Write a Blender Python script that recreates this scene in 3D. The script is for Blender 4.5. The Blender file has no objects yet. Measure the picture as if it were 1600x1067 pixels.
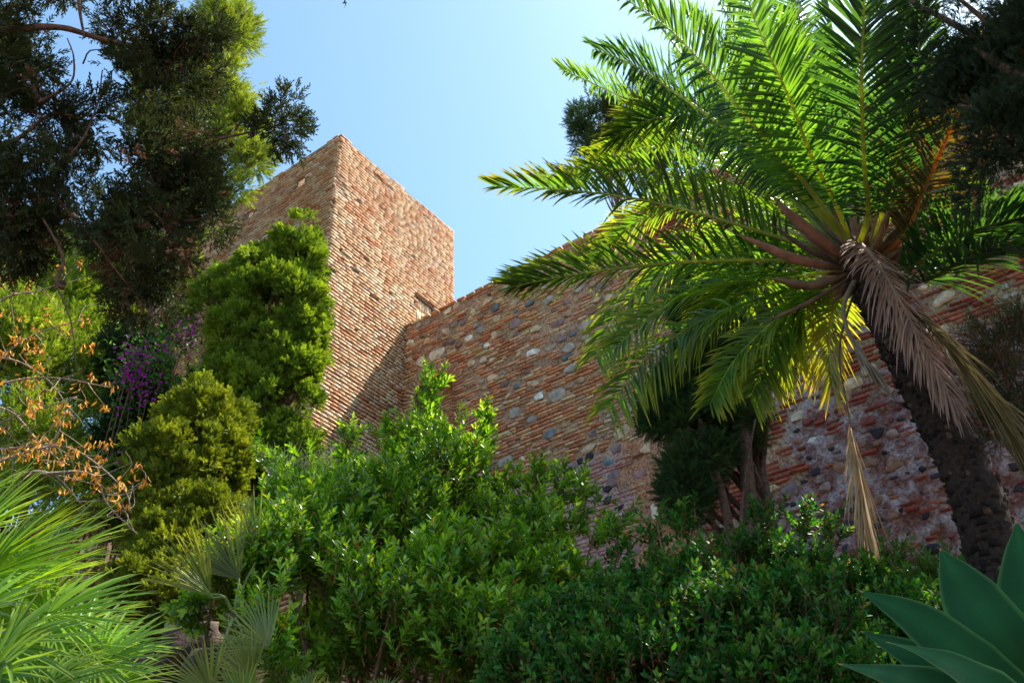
import bpy, math
import numpy as np
from mathutils import Matrix, Vector

# ------------------------------------------------------------------ camera
TH = math.radians(36.8); RO = math.radians(2.7); FPX = 1460.0
_L = np.array([1.0, 0, 0]); _F = np.array([0, math.cos(TH), math.sin(TH)]); _V = np.array([0, -math.sin(TH), math.cos(TH)])
CX = math.cos(RO) * _L - math.sin(RO) * _V
CY = math.sin(RO) * _L + math.cos(RO) * _V
CAM = np.array([0, 0, 1.6])
scene = bpy.context.scene
cam_d = bpy.data.cameras.new("camera"); cam = bpy.data.objects.new("camera", cam_d)
scene.collection.objects.link(cam)
cam_d.sensor_width = 36.0; cam_d.lens = FPX / 1600 * 36; cam_d.clip_start = 0.05; cam_d.clip_end = 3000
cam.matrix_world = Matrix(((CX[0], CY[0], -_F[0], 0), (CX[1], CY[1], -_F[1], 0), (CX[2], CY[2], -_F[2], 1.6), (0, 0, 0, 1)))
scene.camera = cam

# ------------------------------------------------------------------ light
SUN_AZ = 65.0; SUN_EL = 59.0          # azimuth clockwise from +Y
world = bpy.data.worlds.new("World"); scene.world = world; world.use_nodes = True
wn = world.node_tree
sky = wn.nodes.new("ShaderNodeTexSky"); sky.sky_type = 'NISHITA'; sky.sun_disc = False
sky.sun_elevation = math.radians(SUN_EL); sky.sun_rotation = math.radians(SUN_AZ)
sky.air_density = 1.0; sky.dust_density = 1.0; sky.ozone_density = 0.5; sky.altitude = 20
bg = wn.nodes["Background"]; bg.inputs[1].default_value = 0.105
tint = wn.nodes.new("ShaderNodeVectorMath"); tint.operation = 'MULTIPLY'; tint.inputs[1].default_value = (0.84, 1.03, 1.02)
wn.links.new(sky.outputs[0], tint.inputs[0]); wn.links.new(tint.outputs[0], bg.inputs[0])
sd = bpy.data.lights.new("sun", 'SUN'); sd.energy = 5.0; sd.angle = math.radians(0.5); sd.color = (1.0, 0.93, 0.82)
so = bpy.data.objects.new("sun", sd); scene.collection.objects.link(so)
_a, _e = math.radians(SUN_AZ), math.radians(SUN_EL)
SUN = Vector((math.sin(_a) * math.cos(_e), math.cos(_a) * math.cos(_e), math.sin(_e)))
so.rotation_euler = SUN.to_track_quat('Z', 'Y').to_euler()
vs = scene.view_settings; vs.view_transform = 'Standard'; vs.look = 'None'; vs.exposure = 1.62; vs.gamma = 1.0
vs.use_curve_mapping = False
scene.cycles.max_bounces = 8; scene.cycles.transmission_bounces = 5; scene.cycles.diffuse_bounces = 4
scene.cycles.use_adaptive_sampling = True

# ------------------------------------------------------------------ helpers
rng = np.random.default_rng(11)
def unit(v): return v / (np.linalg.norm(v, axis=-1, keepdims=True) + 1e-12)
def ray(px, py):
    return unit((px - 800) * CX - (py - 533.5) * CY + FPX * _F)
def P(px, py, D):                      # world point seen at a pixel at horizontal distance D
    d = ray(px, py); return CAM + d * D / math.hypot(d[0], d[1])
def on_plane(px, py, P0, n):
    d = ray(px, py); return CAM + d * ((P0 - CAM) @ n) / (d @ n)
def rays_rand(n):
    return unit(rng.normal(size=(n, 3)))
_lat = np.random.default_rng(5).random((256, 256))
def vnoise(x, y, octv=4, seed=0):
    x = np.asarray(x, float) + seed * 17.3; y = np.asarray(y, float) + seed * 9.1
    out = 0; amp = 0.5; tot = 0
    for o in range(octv):
        xi = np.floor(x).astype(int); yi = np.floor(y).astype(int); fx = x - xi; fy = y - yi
        fx = fx * fx * (3 - 2 * fx); fy = fy * fy * (3 - 2 * fy)
        g = lambda a, b: _lat[a % 256, b % 256]
        v = (g(xi, yi) * (1 - fx) + g(xi + 1, yi) * fx) * (1 - fy) + (g(xi, yi + 1) * (1 - fx) + g(xi + 1, yi + 1) * fx) * fy
        out = out + v * amp; tot += amp; amp *= 0.55; x = x * 2.03 + 5.2; y = y * 2.03 + 1.7
    return out / tot
def sstep(a, b, x):
    t = np.clip((x - a) / (b - a), 0, 1); return t * t * (3 - 2 * t)

class MB:
    def __init__(s): s.v = []; s.f = {3: [], 4: []}; s.c = []; s.n = 0
    def add(s, v, f, c):
        v = np.asarray(v, float).reshape(-1, 3)
        c = np.asarray(c, float)
        if c.ndim == 1: c = np.tile(c, (len(v), 1))
        s.v.append(v); s.c.append(c)
        for a in (f if isinstance(f, (list, tuple)) else [f]):
            a = np.asarray(a, int)
            if a.size: s.f[a.shape[1]].append(a + s.n)
        s.n += len(v)
    def build(s, name, mat, parent=None, smooth=False):
        me = bpy.data.meshes.new(name)
        v = np.concatenate(s.v); c = np.concatenate(s.c)
        fs = []; st = []; k = 0
        for m in (3, 4):
            if s.f[m]:
                a = np.concatenate(s.f[m]); fs.append(a.ravel()); st.append(k + np.arange(len(a)) * m); k += a.size
        fl = np.concatenate(fs); st = np.concatenate(st)
        me.vertices.add(len(v)); me.vertices.foreach_set("co", v.astype(np.float32).ravel())
        me.loops.add(len(fl)); me.loops.foreach_set("vertex_index", fl.astype(np.int32))
        me.polygons.add(len(st)); me.polygons.foreach_set("loop_start", st.astype(np.int32))
        if smooth: me.polygons.foreach_set("use_smooth", np.ones(len(st), bool))
        at = me.attributes.new("Col", 'FLOAT_COLOR', 'POINT')
        at.data.foreach_set("color", np.concatenate([c, np.ones((len(c), 1))], 1).astype(np.float32).ravel())
        me.update(calc_edges=True)
        me.materials.append(mat)
        o = bpy.data.objects.new(name, me); scene.collection.objects.link(o)
        if parent is not None:
            o.parent = parent; o.matrix_parent_inverse = Matrix.Translation(-parent.location)
        return o
def thing(name, loc, label, cat, group=None):
    o = bpy.data.objects.new(name, None); scene.collection.objects.link(o); o.location = Vector([float(q) for q in loc])
    o.empty_display_size = 0.2
    tag(o, label, cat, group); return o
def tag(o, label, cat, group=None):
    o["label"] = label; o["category"] = cat
    if group: o["group"] = group
def structure(o): o["kind"] = "structure"

def frames(d, roll=None):
    d = unit(d); n = len(d)
    r = unit(rng.normal(size=(n, 3))) if roll is None else roll
    y = unit(np.cross(r, d)); z = np.cross(d, y)
    return np.stack([d, y, z], 2)      # columns
def scatter(mb, tv, tf, pos, fr, scale, col, tcol=None):
    n = len(pos); k = len(tv); scale = np.asarray(scale, float)
    if scale.ndim == 1: scale = scale[:, None]
    loc = tv[None] * (scale[:, None, :] if scale.shape[1] == 3 else scale[:, :, None])
    w = np.einsum('nij,nkj->nki', fr, loc) + pos[:, None]
    off = (np.arange(n) * k)[:, None, None]
    fl = [(off + f[None]).reshape(-1, f.shape[1]) for f in tf]
    c = np.repeat(np.asarray(col)[:, None], k, 1)
    if tcol is not None: c = c * tcol[None]
    mb.add(w.reshape(-1, 3), fl, c.reshape(-1, 3))
def spline(pts, n):
    pts = np.asarray(pts, float)
    if len(pts) == 2: return pts[0] + (pts[1] - pts[0]) * np.linspace(0, 1, n)[:, None]
    p = np.vstack([2 * pts[0] - pts[1], pts, 2 * pts[-1] - pts[-2]]); m = len(pts) - 1
    t = np.linspace(0, m, n); i = np.minimum(t.astype(int), m - 1); u = (t - i)[:, None]
    a, b, c, d = p[i], p[i + 1], p[i + 2], p[i + 3]
    return 0.5 * (2 * b + (c - a) * u + (2 * a - 5 * b + 4 * c - d) * u ** 2 + (3 * b - a - 3 * c + d) * u ** 3)
def tube(mb, pts, r, col, k=7, bump=0.0, cap=True):
    pts = np.asarray(pts, float); n = len(pts); r = np.broadcast_to(np.asarray(r, float), (n,))
    T = unit(np.gradient(pts, axis=0)); ref = np.array([0.31, 0.17, 0.93])
    if abs(T.mean(0) @ ref) > 0.9: ref = np.array([1.0, 0.1, 0])
    A = unit(np.cross(T, ref)); B = np.cross(T, A)
    th = np.arange(k) * 2 * np.pi / k
    rr = r[:, None] * (1 + bump * rng.uniform(-1, 1, (n, k)))
    v = pts[:, None] + (A[:, None] * np.cos(th)[None, :, None] + B[:, None] * np.sin(th)[None, :, None]) * rr[:, :, None]
    i = np.arange(n - 1)[:, None] * k; j = np.arange(k)[None]; j2 = (j + 1) % k
    q = np.stack([i + j, i + j2, i + k + j2, i + k + j], 2).reshape(-1, 4)
    v = v.reshape(-1, 3); f = [q]
    if cap:
        v = np.vstack([v, pts[0], pts[-1]]); e = (n - 1) * k; jj = np.arange(k); jk = (jj + 1) % k
        f.append(np.vstack([np.stack([jk, jj, np.full(k, n * k)], 1), np.stack([e + jj, e + jk, np.full(k, n * k + 1)], 1)]))
    mb.add(v, f, col)

# ------------------------------------------------------------------ materials
def nd(nt, t, **kw):
    n = nt.nodes.new(t)
    for k, v in kw.items(): setattr(n, k, v)
    return n
def new_mat(name):
    m = bpy.data.materials.new(name); m.use_nodes = True
    return m, m.node_tree, m.node_tree.nodes["Principled BSDF"]
def attr_noise(nt, scale, amt, lo_sat=True):
    """Col attribute times a noise-driven brightness"""
    at = nd(nt, "ShaderNodeAttribute"); at.attribute_name = "Col"
    tc = nd(nt, "ShaderNodeTexCoord"); no = nd(nt, "ShaderNodeTexNoise"); no.inputs["Scale"].default_value = scale
    no.inputs["Detail"].default_value = 5; nt.links.new(tc.outputs["Object"], no.inputs["Vector"])
    mr = nd(nt, "ShaderNodeMapRange"); mr.inputs["From Min"].default_value = 0.3; mr.inputs["From Max"].default_value = 0.7
    mr.inputs["To Min"].default_value = 1 - amt; mr.inputs["To Max"].default_value = 1 + amt
    nt.links.new(no.outputs["Fac"], mr.inputs["Value"])
    vm = nd(nt, "ShaderNodeVectorMath", operation='SCALE')
    nt.links.new(at.outputs["Color"], vm.inputs[0]); nt.links.new(mr.outputs[0], vm.inputs["Scale"])
    return vm.outputs[0], tc, no
def leaf_mat(name, rough=0.5, trans=0.35, tmul=(1.7, 1.5, 0.5), spec=0.5, nscale=9, namt=0.25):
    m, nt, b = new_mat(name)
    col, tc, no = attr_noise(nt, nscale, namt)
    nt.links.new(col, b.inputs["Base Color"]); b.inputs["Roughness"].default_value = rough
    b.inputs["Specular IOR Level"].default_value = spec
    tr = nd(nt, "ShaderNodeBsdfTranslucent"); mu = nd(nt, "ShaderNodeVectorMath", operation='MULTIPLY')
    mu.inputs[1].default_value = tmul; nt.links.new(col, mu.inputs[0]); nt.links.new(mu.outputs[0], tr.inputs["Color"])
    mx = nd(nt, "ShaderNodeMixShader"); mx.inputs[0].default_value = trans
    nt.links.new(b.outputs[0], mx.inputs[1]); nt.links.new(tr.outputs[0], mx.inputs[2])
    nt.links.new(mx.outputs[0], nt.nodes["Material Output"].inputs[0]); return m
def rough_mat(name, rough=0.9, nscale=14, namt=0.3, bscale=60, bstr=0.5, bdist=0.01, stretch=None, spec=0.2):
    m, nt, b = new_mat(name)
    col, tc, no = attr_noise(nt, nscale, namt)
    nt.links.new(col, b.inputs["Base Color"]); b.inputs["Roughness"].default_value = rough
    b.inputs["Specular IOR Level"].default_value = spec
    n2 = nd(nt, "ShaderNodeTexNoise"); n2.inputs["Scale"].default_value = bscale; n2.inputs["Detail"].default_value = 6
    n2.inputs["Roughness"].default_value = 0.65
    if stretch:
        mp = nd(nt, "ShaderNodeMapping"); mp.inputs["Scale"].default_value = stretch
        nt.links.new(tc.outputs["Object"], mp.inputs[0]); nt.links.new(mp.outputs[0], n2.inputs["Vector"])
    else: nt.links.new(tc.outputs["Object"], n2.inputs["Vector"])
    bp = nd(nt, "ShaderNodeBump"); bp.inputs["Strength"].default_value = bstr; bp.inputs["Distance"].default_value = bdist
    nt.links.new(n2.outputs["Fac"], bp.inputs["Height"]); nt.links.new(bp.outputs[0], b.inputs["Normal"]); return m
M_BRICK = rough_mat("old_brick", nscale=22, namt=0.32, bscale=90, bstr=0.6, bdist=0.012)
M_MORTAR = rough_mat("lime_mortar", nscale=24, namt=0.55, bscale=30, bstr=1.0, bdist=0.05)
M_STONE = rough_mat("field_stone", nscale=8, namt=0.35, bscale=35, bstr=0.6, bdist=0.02)
M_BARK = rough_mat("bark", nscale=30, namt=0.45, bscale=30, bstr=0.9, bdist=0.03, stretch=(3, 3, 0.6))
M_SOIL = rough_mat("soil", nscale=4, namt=0.4, bscale=20, bstr=1.0, bdist=0.05)
M_PALM = leaf_mat("palm_leaf", rough=0.36, trans=0.48, tmul=(2.3, 1.9, 0.3), spec=0.55, nscale=4)
M_RACHIS = leaf_mat("palm_rachis", rough=0.45, trans=0.1, spec=0.4, nscale=6)
M_DRY = leaf_mat("dry_leaf", rough=0.7, trans=0.25, tmul=(1.2, 1.0, 0.8), spec=0.2, nscale=6)
M_FAN = leaf_mat("fan_leaf", rough=0.36, trans=0.42, tmul=(2.1, 1.8, 0.3), spec=0.5, nscale=3)
M_LAUREL = leaf_mat("laurel_leaf", rough=0.3, trans=0.42, tmul=(2.3, 1.8, 0.3), spec=0.6, nscale=12)
M_HEDGE = leaf_mat("hedge_leaf", rough=0.5, trans=0.35, tmul=(1.9, 1.7, 0.4), spec=0.22, nscale=12)
M_SCALE = leaf_mat("scale_leaf", rough=0.62, trans=0.3, tmul=(1.8, 1.6, 0.4), spec=0.25, nscale=6)
M_DARK = leaf_mat("cypress_leaf", rough=0.6, trans=0.2, tmul=(1.6, 1.6, 0.6), spec=0.25, nscale=6)
M_AGAVE = leaf_mat("agave_leaf", rough=0.72, trans=0.04, tmul=(1.6, 1.6, 0.5), spec=0.1, nscale=5, namt=0.2)
M_BRACT = leaf_mat("bract", rough=0.6, trans=0.4, tmul=(1.4, 1.0, 1.4), spec=0.2, nscale=8)

# ------------------------------------------------------------------ masonry frame
AZ = math.radians(34.4)
DR = np.array([math.sin(AZ), math.cos(AZ), 0.0]); DW = np.array([-math.cos(AZ), math.sin(AZ), 0.0]); UZ = np.array([0, 0, 1.0])
K = P(532, 208, 15.0)                                # near corner of the tower, at its top
J = on_plane(632, 510, K, DW)                        # where the wall butts against the tower
KT = K[2]; WT = 14.5
KB = np.array([K[0], K[1], 0.0]); JB = np.array([J[0], J[1], 0.0])
JT = (J - K) @ DR                                    # 2.46
TW, TL = 4.2, 5.6

def brick_batch(mb, O, u, n, s, z, L, H, prot, col, tilt=0.0, rot=None, back=0.03, jit=0.004, inset=0.01):
    """one irregular bevelled brick per entry; O origin of the face, u along, n outward"""
    k = len(s); s = s[:, None]; z = z[:, None]
    cs = np.array([-1, 1, 1, -1.]); cz = np.array([-1, -1, 1, 1.])
    def rect(sh):
        a = cs * (L[:, None] / 2 - sh); b = cz * (H[:, None] / 2 - sh * 0.9)
        if rot is not None:
            c, si = np.cos(rot)[:, None], np.sin(rot)[:, None]; a, b = a * c - b * si, a * si + b * c
        return a, b
    vs_ = []
    for sh, dep in ((0, np.full(k, -back)), (0, prot * 0.62), (inset, prot)):
        a, b = rect(sh)
        a = a + rng.normal(0, jit, a.shape); b = b + rng.normal(0, jit * 0.7, b.shape)
        d = dep[:, None] + rng.normal(0, jit, a.shape)
        p = O + (s + a)[..., None] * u + (z + b)[..., None] * UZ + d[..., None] * n
        vs_.append(p)
    v = np.concatenate(vs_, 1).reshape(-1, 3)
    f = []
    for i in range(4):
        j = (i + 1) % 4; f += [[i, j, 4 + j, 4 + i], [4 + i, 4 + j, 8 + j, 8 + i]]
    f.append([8, 9, 10, 11]); f = np.array(f)
    if np.cross(u, UZ) @ n < 0: f = f[:, ::-1]
    F = (np.arange(k)[:, None, None] * 12 + f[None]).reshape(-1, 4)
    mb.add(v, F, np.repeat(col, 12, 0))
def courses(s0, s1, z0, z1, pitch, lo, hi, gap, jz=0.006):
    S = []; Z = []; Ls = []
    z = z0
    while z < z1:
        s = s0 - rng.uniform(0, hi)
        while s < s1:
            l = rng.uniform(lo, hi) if rng.random() < 0.8 else rng.uniform(lo * 0.45, lo)
            a, b = max(s, s0), min(s + l, s1)
            if b - a > 0.04: S.append((a + b) / 2); Ls.append(b - a); Z.append(z + rng.normal(0, jz))
            s += l + gap
        z += pitch * rng.uniform(0.94, 1.06)
    return np.array(S), np.array(Z), np.array(Ls)
def sheet(mb, O, u, n, s0, s1, z0, z1, step, dispf, colf, hole=None):
    ns = int((s1 - s0) / step) + 1; nz = int((z1 - z0) / step) + 1
    S, Z = np.meshgrid(np.linspace(s0, s1, ns), np.linspace(z0, z1, nz))
    d = dispf(S, Z); p = O + S[..., None] * u + Z[..., None] * UZ + d[..., None] * n
    i = np.arange(nz - 1)[:, None] * ns + np.arange(ns - 1)[None]
    q = np.stack([i, i + 1, i + ns + 1, i + ns], 2)
    if np.cross(u, UZ) @ n < 0: q = q[:, :, ::-1]
    if hole is not None:
        cS = (S[:-1, :-1] + S[1:, 1:]) / 2; cZ = (Z[:-1, :-1] + Z[1:, 1:]) / 2
        q = q[~hole(cS, cZ)]
    mb.add(p.reshape(-1, 3), q.reshape(-1, 4), colf(S, Z).reshape(-1, 3))
BOXF = np.array([[0, 3, 2, 1], [4, 5, 6, 7], [0, 1, 5, 4], [1, 2, 6, 5], [2, 3, 7, 6], [3, 0, 4, 7]])
def obox(mb, O, a, b, c, col):
    """box from corner O spanned by vectors a, b, c"""
    v = np.array([O, O + a, O + a + b, O + b, O + c, O + a + c, O + a + b + c, O + b + c])
    f = BOXF if np.cross(a, b) @ c > 0 else BOXF[:, ::-1]
    mb.add(v, f, col)
def palette(n, cols, w, jit=0.12):
    cols = np.array(cols); i = rng.choice(len(cols), n, p=np.array(w) / sum(w))
    return np.clip(cols[i] * rng.uniform(1 - jit, 1 + jit, (n, 1)) * rng.uniform(1 - jit / 3, 1 + jit / 3, (n, 3)), 0.01, 0.9)

BR_T = [(.50, .25, .135), (.56, .34, .20), (.62, .42, .26), (.66, .51, .36), (.45, .19, .10), (.44, .29, .20)]
# ---- tower
tower = thing("brick_tower", (K[0], K[1], 0), "tall square brick tower with eroded brick courses, its near corner rising against the sky", "tower")
def recess_t(s, z): return (s > JT - 0.72 + 1.0) & (s < JT + 1.1) & (z < WT + 1.2)  # doorway onto the wall walk, see below
# door recess on the right face: located from the photo
r0 = on_plane(649, 461, K, DW); r1 = on_plane(676, 489, K, DW)
RS0, RS1, RZ1 = (r0 - K) @ DR, (r1 - K) @ DR, r0[2]
def in_rec(s, z, m=0.0): return (s > RS0 - m) & (s < RS1 + m) & (z < RZ1 + m) & (z > WT - 0.6)
def tower_face(name, u, n, L, kind):
    mb = MB()
    S, Z, Ls = courses(0.0, L, 3.0, KT - 0.03, 0.090, 0.15, 0.27, 0.012, 0.0015)
    k = len(S)
    er = vnoise(S * 1.1, Z * 1.1, 4, 3 if kind else 8)           # erosion
    prot = rng.uniform(0.044, 0.056, k) - 0.04 * sstep(0.68, 0.9, er) - .012 * sstep(KT - 5, KT, Z)
    H = rng.uniform(0.040, 0.050, k)
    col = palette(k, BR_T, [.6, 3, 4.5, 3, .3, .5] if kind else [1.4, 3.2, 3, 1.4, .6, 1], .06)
    pn = vnoise(S * 0.5, Z * 0.7, 3, 5)[:, None]
    red = sstep(0.58, 0.72, vnoise(S * 0.9, Z * 1.6, 3, 12))[:, None]
    col = col * (0.82 + 0.36 * pn) * (1 - red * np.array([0.06, 0.2, 0.26]))
    keep = np.ones(k, bool)
    if kind: keep &= ~in_rec(S, Z, 0.03)
    else:
        for hx, hy in PUT: keep &= ~((abs(S - hx) < 0.22) & (abs(Z - hy) < 0.16))
    top = (Z > KT - 0.16) & (vnoise(S * 2.2, Z * 0, 2, 9) > .56)
    keep &= ~top
    lost = rng.random(k) < 0.004 + 0.1 * (er > 0.76); keep &= ~lost
    m = keep
    brick_batch(mb, KB, u, n, S[m], Z[m], Ls[m], H[m], prot[m], col[m], jit=0.002, inset=0.005)
    if kind:                                                     # blind doorway lined with upright bricks
        ns = 7; w = (RS1 - RS0) / ns
        s = RS0 + w * (np.arange(ns) + 0.5)
        for zz, h in ((RZ1 - 0.16, 0.30), (RZ1 - 0.50, 0.30)):
            brick_batch(mb, KB - n * 0.055, u, n, s, np.full(ns, zz) + rng.normal(0, .01, ns), np.full(ns, w * 0.78), np.full(ns, h), rng.uniform(.02, .04, ns), palette(ns, BR_T, [1, 2, 4, 3, 1, 1]))
    mt = MB()
    def disp(S, Z): return (vnoise(S * 3, Z * 3, 4, 2) - 0.55) * 0.02 - 0.002
    def colf(S, Z):
        a = vnoise(S * 1.5, Z * 1.5, 4, 7)[..., None]
        return np.array([.22, .145, .10]) * (0.6 + 0.7 * a)  # tan mortar painted darker, for the shade between the courses
    hole = (lambda s, z: in_rec(s, z)) if kind else (lambda s, z: np.any([(abs(s - hx) < 0.1) & (abs(z - hy) < 0.08) for hx, hy in PUT], 0))
    sheet(mt, KB, u, n, 0, L, 3.0, KT - 0.05, 0.07, disp, colf, hole)
    return mb, mt
_p1 = on_plane(470, 287, K, DR); _p2 = on_plane(392, 336, K, DR)
PUT = [((_p1 - K) @ DW, _p1[2]), ((_p2 - K) @ DW, _p2[2])]
b1, m1 = tower_face("right", DR, -DW, TW, 1)
b2, m2 = tower_face("left", DW, -DR, TL, 0)
for src in (b2,):
    b1.v += src.v; b1.c += src.c
    for q in (3, 4): b1.f[q] += [a + b1.n for a in src.f[q]]
    b1.n += src.n
b1.build("brickwork", M_BRICK, tower)
for mt in (m2,):
    m1.v += mt.v; m1.c += mt.c
    for q in (3, 4): m1.f[q] += [a + m1.n for a in mt.f[q]]
    m1.n += mt.n
cM = np.array([.36, .25, .17])
obox(m1, KB + DR * 0.2 + DW * 0.2 + UZ * 2, DR * (TW - 0.4), DW * (TL - 0.4), UZ * (KT - 2.12), cM)
obox(m1, KB + DR * 0.03 + DW * 0.03 + UZ * (KT - 0.10), DR * (TW - 0.06), DW * (TL - 0.06), UZ * 0.05, cM)
obox(m1, KB + DR * (TW - 0.19) + DW * 0.01 + UZ * 2.5, DR * 0.18, DW * (TL - 0.02), UZ * (KT - 2.62), cM)
obox(m1, KB + DR * 0.01 + DW * (TL - 0.19) + UZ * 2.5, DR * (TW - 0.21), DW * 0.18, UZ * (KT - 2.62), cM)
m1.build("mortar_core", M_MORTAR, tower, smooth=True)

# ---- the fortress wall, face coordinates s (to the right of the tower) and z
WU, WN = -DW, -DR
def wsz(px, py):
    p = on_plane(px, py, J, DR); return (p - JB) @ WU, p[2]
wall = thing("fortress_wall", JB, "high battlement wall of mixed brick courses and rubble stones running right from the tower", "wall")
s_r, _ = wsz(723, 628); SA = s_r / 2 + .03; ARI = SA - .30          # arch centre, inner radius
_, ztop = wsz(688, 565); ZA = ztop - SA
print('arch', SA, ZA, ARI)
def in_arch(s, z, m=0.0):
    return ((s - SA) ** 2 + (z - ZA) ** 2 < (ARI + m) ** 2) & (z >= ZA) | ((abs(s - SA) < ARI + m) & (z < ZA) & (z > ZA - 1.3 - m))
# zones -----------------------------------------------------
def wmask(s, z):                            # whitish rubble, 0..1
    n = vnoise(s * 0.9, z * 0.9, 4, 21)
    a = sstep(6.3, 7.4, s + (n - .5) * 2.4) * sstep(9.5, 8.7, z + (n - .5) * 1.6)
    patch = sstep(0.0, 0.25, np.minimum(s - 6.15, 7.95 - s - (z - 8.3) * .25)) * sstep(0, 0.2, np.minimum(z - 7.75, 9.3 - z))
    return np.clip(a - patch, 0, 1)
def earth(s, z):                            # torn reddish render strip between the two wall periods
    n = vnoise(s * 1.2, z * 1.2, 4, 31)
    return sstep(.0, .3, .62 - abs(s - 5.55 - (9 - z) * .05 + (n - .5) * 1.2)) * sstep(10.0, 9.4, z + (n - .5))
def pink(s, z):
    n = vnoise(s * 1.0, z * 1.0, 3, 41)
    return sstep(9.75, 9.5, z + .12 * (s - 4) + (n - .5) * .5) * sstep(5.3, 5.0, s + (n - .5) * .5)
# stones ----------------------------------------------------
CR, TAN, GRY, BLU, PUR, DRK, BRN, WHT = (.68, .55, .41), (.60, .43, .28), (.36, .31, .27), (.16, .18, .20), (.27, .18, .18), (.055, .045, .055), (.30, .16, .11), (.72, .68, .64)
ST = [  # px, py, width px, height px, colour
 (732,528,15,12,WHT),(751,517,16,18,GRY),(697,518,13,13,CR),(683,552,28,19,CR),(657,566,13,17,CR),(833,551,24,12,WHT),(806,522,16,14,PUR),
 (772,523,10,12,TAN),(760,542,12,12,GRY),(755,563,14,13,CR),(737,568,14,12,TAN),(711,508,13,9,GRY),(725,504,13,10,PUR),(778,499,17,11,TAN),
 (774,482,14,12,BLU),(762,540,13,9,CR),(810,554,12,10,TAN),(833,600,22,14,TAN),(842,620,17,14,WHT),(805,645,22,20,GRY),(833,655,20,15,GRY),
 (858,679,21,20,BLU),(871,617,32,22,GRY),(885,558,22,10,BLU),(892,577,28,16,GRY),(888,544,25,20,GRY),(855,470,21,18,GRY),(828,474,17,11,BLU),
 (803,474,16,10,TAN),(877,530,20,12,PUR),(838,515,20,13,TAN),(871,505,24,12,PUR),(790,600,18,10,PUR),(808,603,14,12,BLU),(770,590,20,14,TAN),
 (669,505,12,10,GRY),(700,486,16,10,CR),(713,478,13,9,TAN),(738,487,12,10,TAN),(640,536,15,11,CR),(668,532,14,10,TAN),(718,538,16,14,BRN),
 (744,510,11,10,GRY),(790,455,14,8,PUR),(905,452,26,12,GRY),(930,470,20,10,TAN),(770,562,10,8,CR),(752,596,10,8,GRY),
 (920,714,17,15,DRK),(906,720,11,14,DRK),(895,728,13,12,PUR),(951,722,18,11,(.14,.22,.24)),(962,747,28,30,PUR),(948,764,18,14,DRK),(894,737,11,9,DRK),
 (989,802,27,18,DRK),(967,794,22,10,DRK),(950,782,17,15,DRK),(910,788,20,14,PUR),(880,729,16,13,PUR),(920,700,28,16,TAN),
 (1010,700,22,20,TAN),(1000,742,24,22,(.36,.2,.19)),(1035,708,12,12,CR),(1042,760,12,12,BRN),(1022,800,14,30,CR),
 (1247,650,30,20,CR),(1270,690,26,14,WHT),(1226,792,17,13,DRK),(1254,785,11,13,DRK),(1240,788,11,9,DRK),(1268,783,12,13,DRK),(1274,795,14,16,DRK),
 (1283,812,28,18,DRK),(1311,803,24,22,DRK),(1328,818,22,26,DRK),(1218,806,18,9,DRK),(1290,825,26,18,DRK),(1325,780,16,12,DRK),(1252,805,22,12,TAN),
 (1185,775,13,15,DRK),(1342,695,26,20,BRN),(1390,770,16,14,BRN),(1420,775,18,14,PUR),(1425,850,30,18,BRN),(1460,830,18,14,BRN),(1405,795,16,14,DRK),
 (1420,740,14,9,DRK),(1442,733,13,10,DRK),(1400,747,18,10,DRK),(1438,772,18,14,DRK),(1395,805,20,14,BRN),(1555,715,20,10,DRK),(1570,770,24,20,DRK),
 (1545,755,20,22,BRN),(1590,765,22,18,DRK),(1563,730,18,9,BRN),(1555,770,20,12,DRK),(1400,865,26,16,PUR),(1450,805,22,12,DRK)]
stones = []
for px, py, w, h, c in ST:
    s, z = wsz(px, py); s2, _ = wsz(px + w / 2, py - w * .2); s1, _ = wsz(px - w / 2, py + w * .2)
    _, z2 = wsz(px, py - h / 2); _, z1 = wsz(px, py + h / 2)
    stones.append((s, z, max(.05, (s2 - s1) / 2), max(.045, (z2 - z1) / 2), c))
def clash(s, z, rs, rz):
    return any(((s - q[0]) / (rs + q[2])) ** 2 + ((z - q[1]) / (rz + q[3])) ** 2 < 0.85 for q in stones)
for i in range(9000):
    s, z = rng.uniform(0.15, 15.5), rng.uniform(3.5, WT - 0.15)
    w = float(wmask(s, z)); e = float(earth(s, z)); p = float(pink(s, z))
    up = vnoise(s * .5, z * .5, 3, 55)
    dens = 0.34 * (up > .45) + .07 if w < .3 else 1.0
    if p > .5: dens = 0.02
    if e > .5: dens = 0.12
    if rng.random() > dens: continue
    rs = (.05 + .18 * rng.random() ** 2) if w < .3 else (.04 + .13 * rng.random() ** 1.2); rz = rs * rng.uniform(.42, .95)
    if in_arch(s, z, .55) or clash(s, z, rs, rz): continue
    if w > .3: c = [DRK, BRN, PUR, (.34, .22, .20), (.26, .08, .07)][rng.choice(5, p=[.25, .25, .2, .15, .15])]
    else: c = [CR, TAN, GRY, BLU, PUR, BRN, (.42, .26, .17)][rng.choice(7, p=[.03, .28, .12, .03, .12, .2, .22])]
    stones.append((s, z, rs, rz, c))
SX = np.array([q[:4] for q in stones])
def near_stone(S, Z, Ls, H):
    hit = np.zeros(len(S), bool)
    for q in SX:
        hit |= (np.maximum(abs(S - q[0]) - Ls * .32, 0) / q[2]) ** 2 + (abs(Z - q[1]) / (q[3] + .012)) ** 2 < 0.9
    return hit
def ico(sub):
    import bmesh
    bm = bmesh.new(); bmesh.ops.create_icosphere(bm, subdivisions=sub, radius=1)
    v = np.array([q.co[:] for q in bm.verts]); f = np.array([[w.index for w in q.verts] for q in bm.faces]); bm.free(); return v, f
IV, IF = ico(3)
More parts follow.
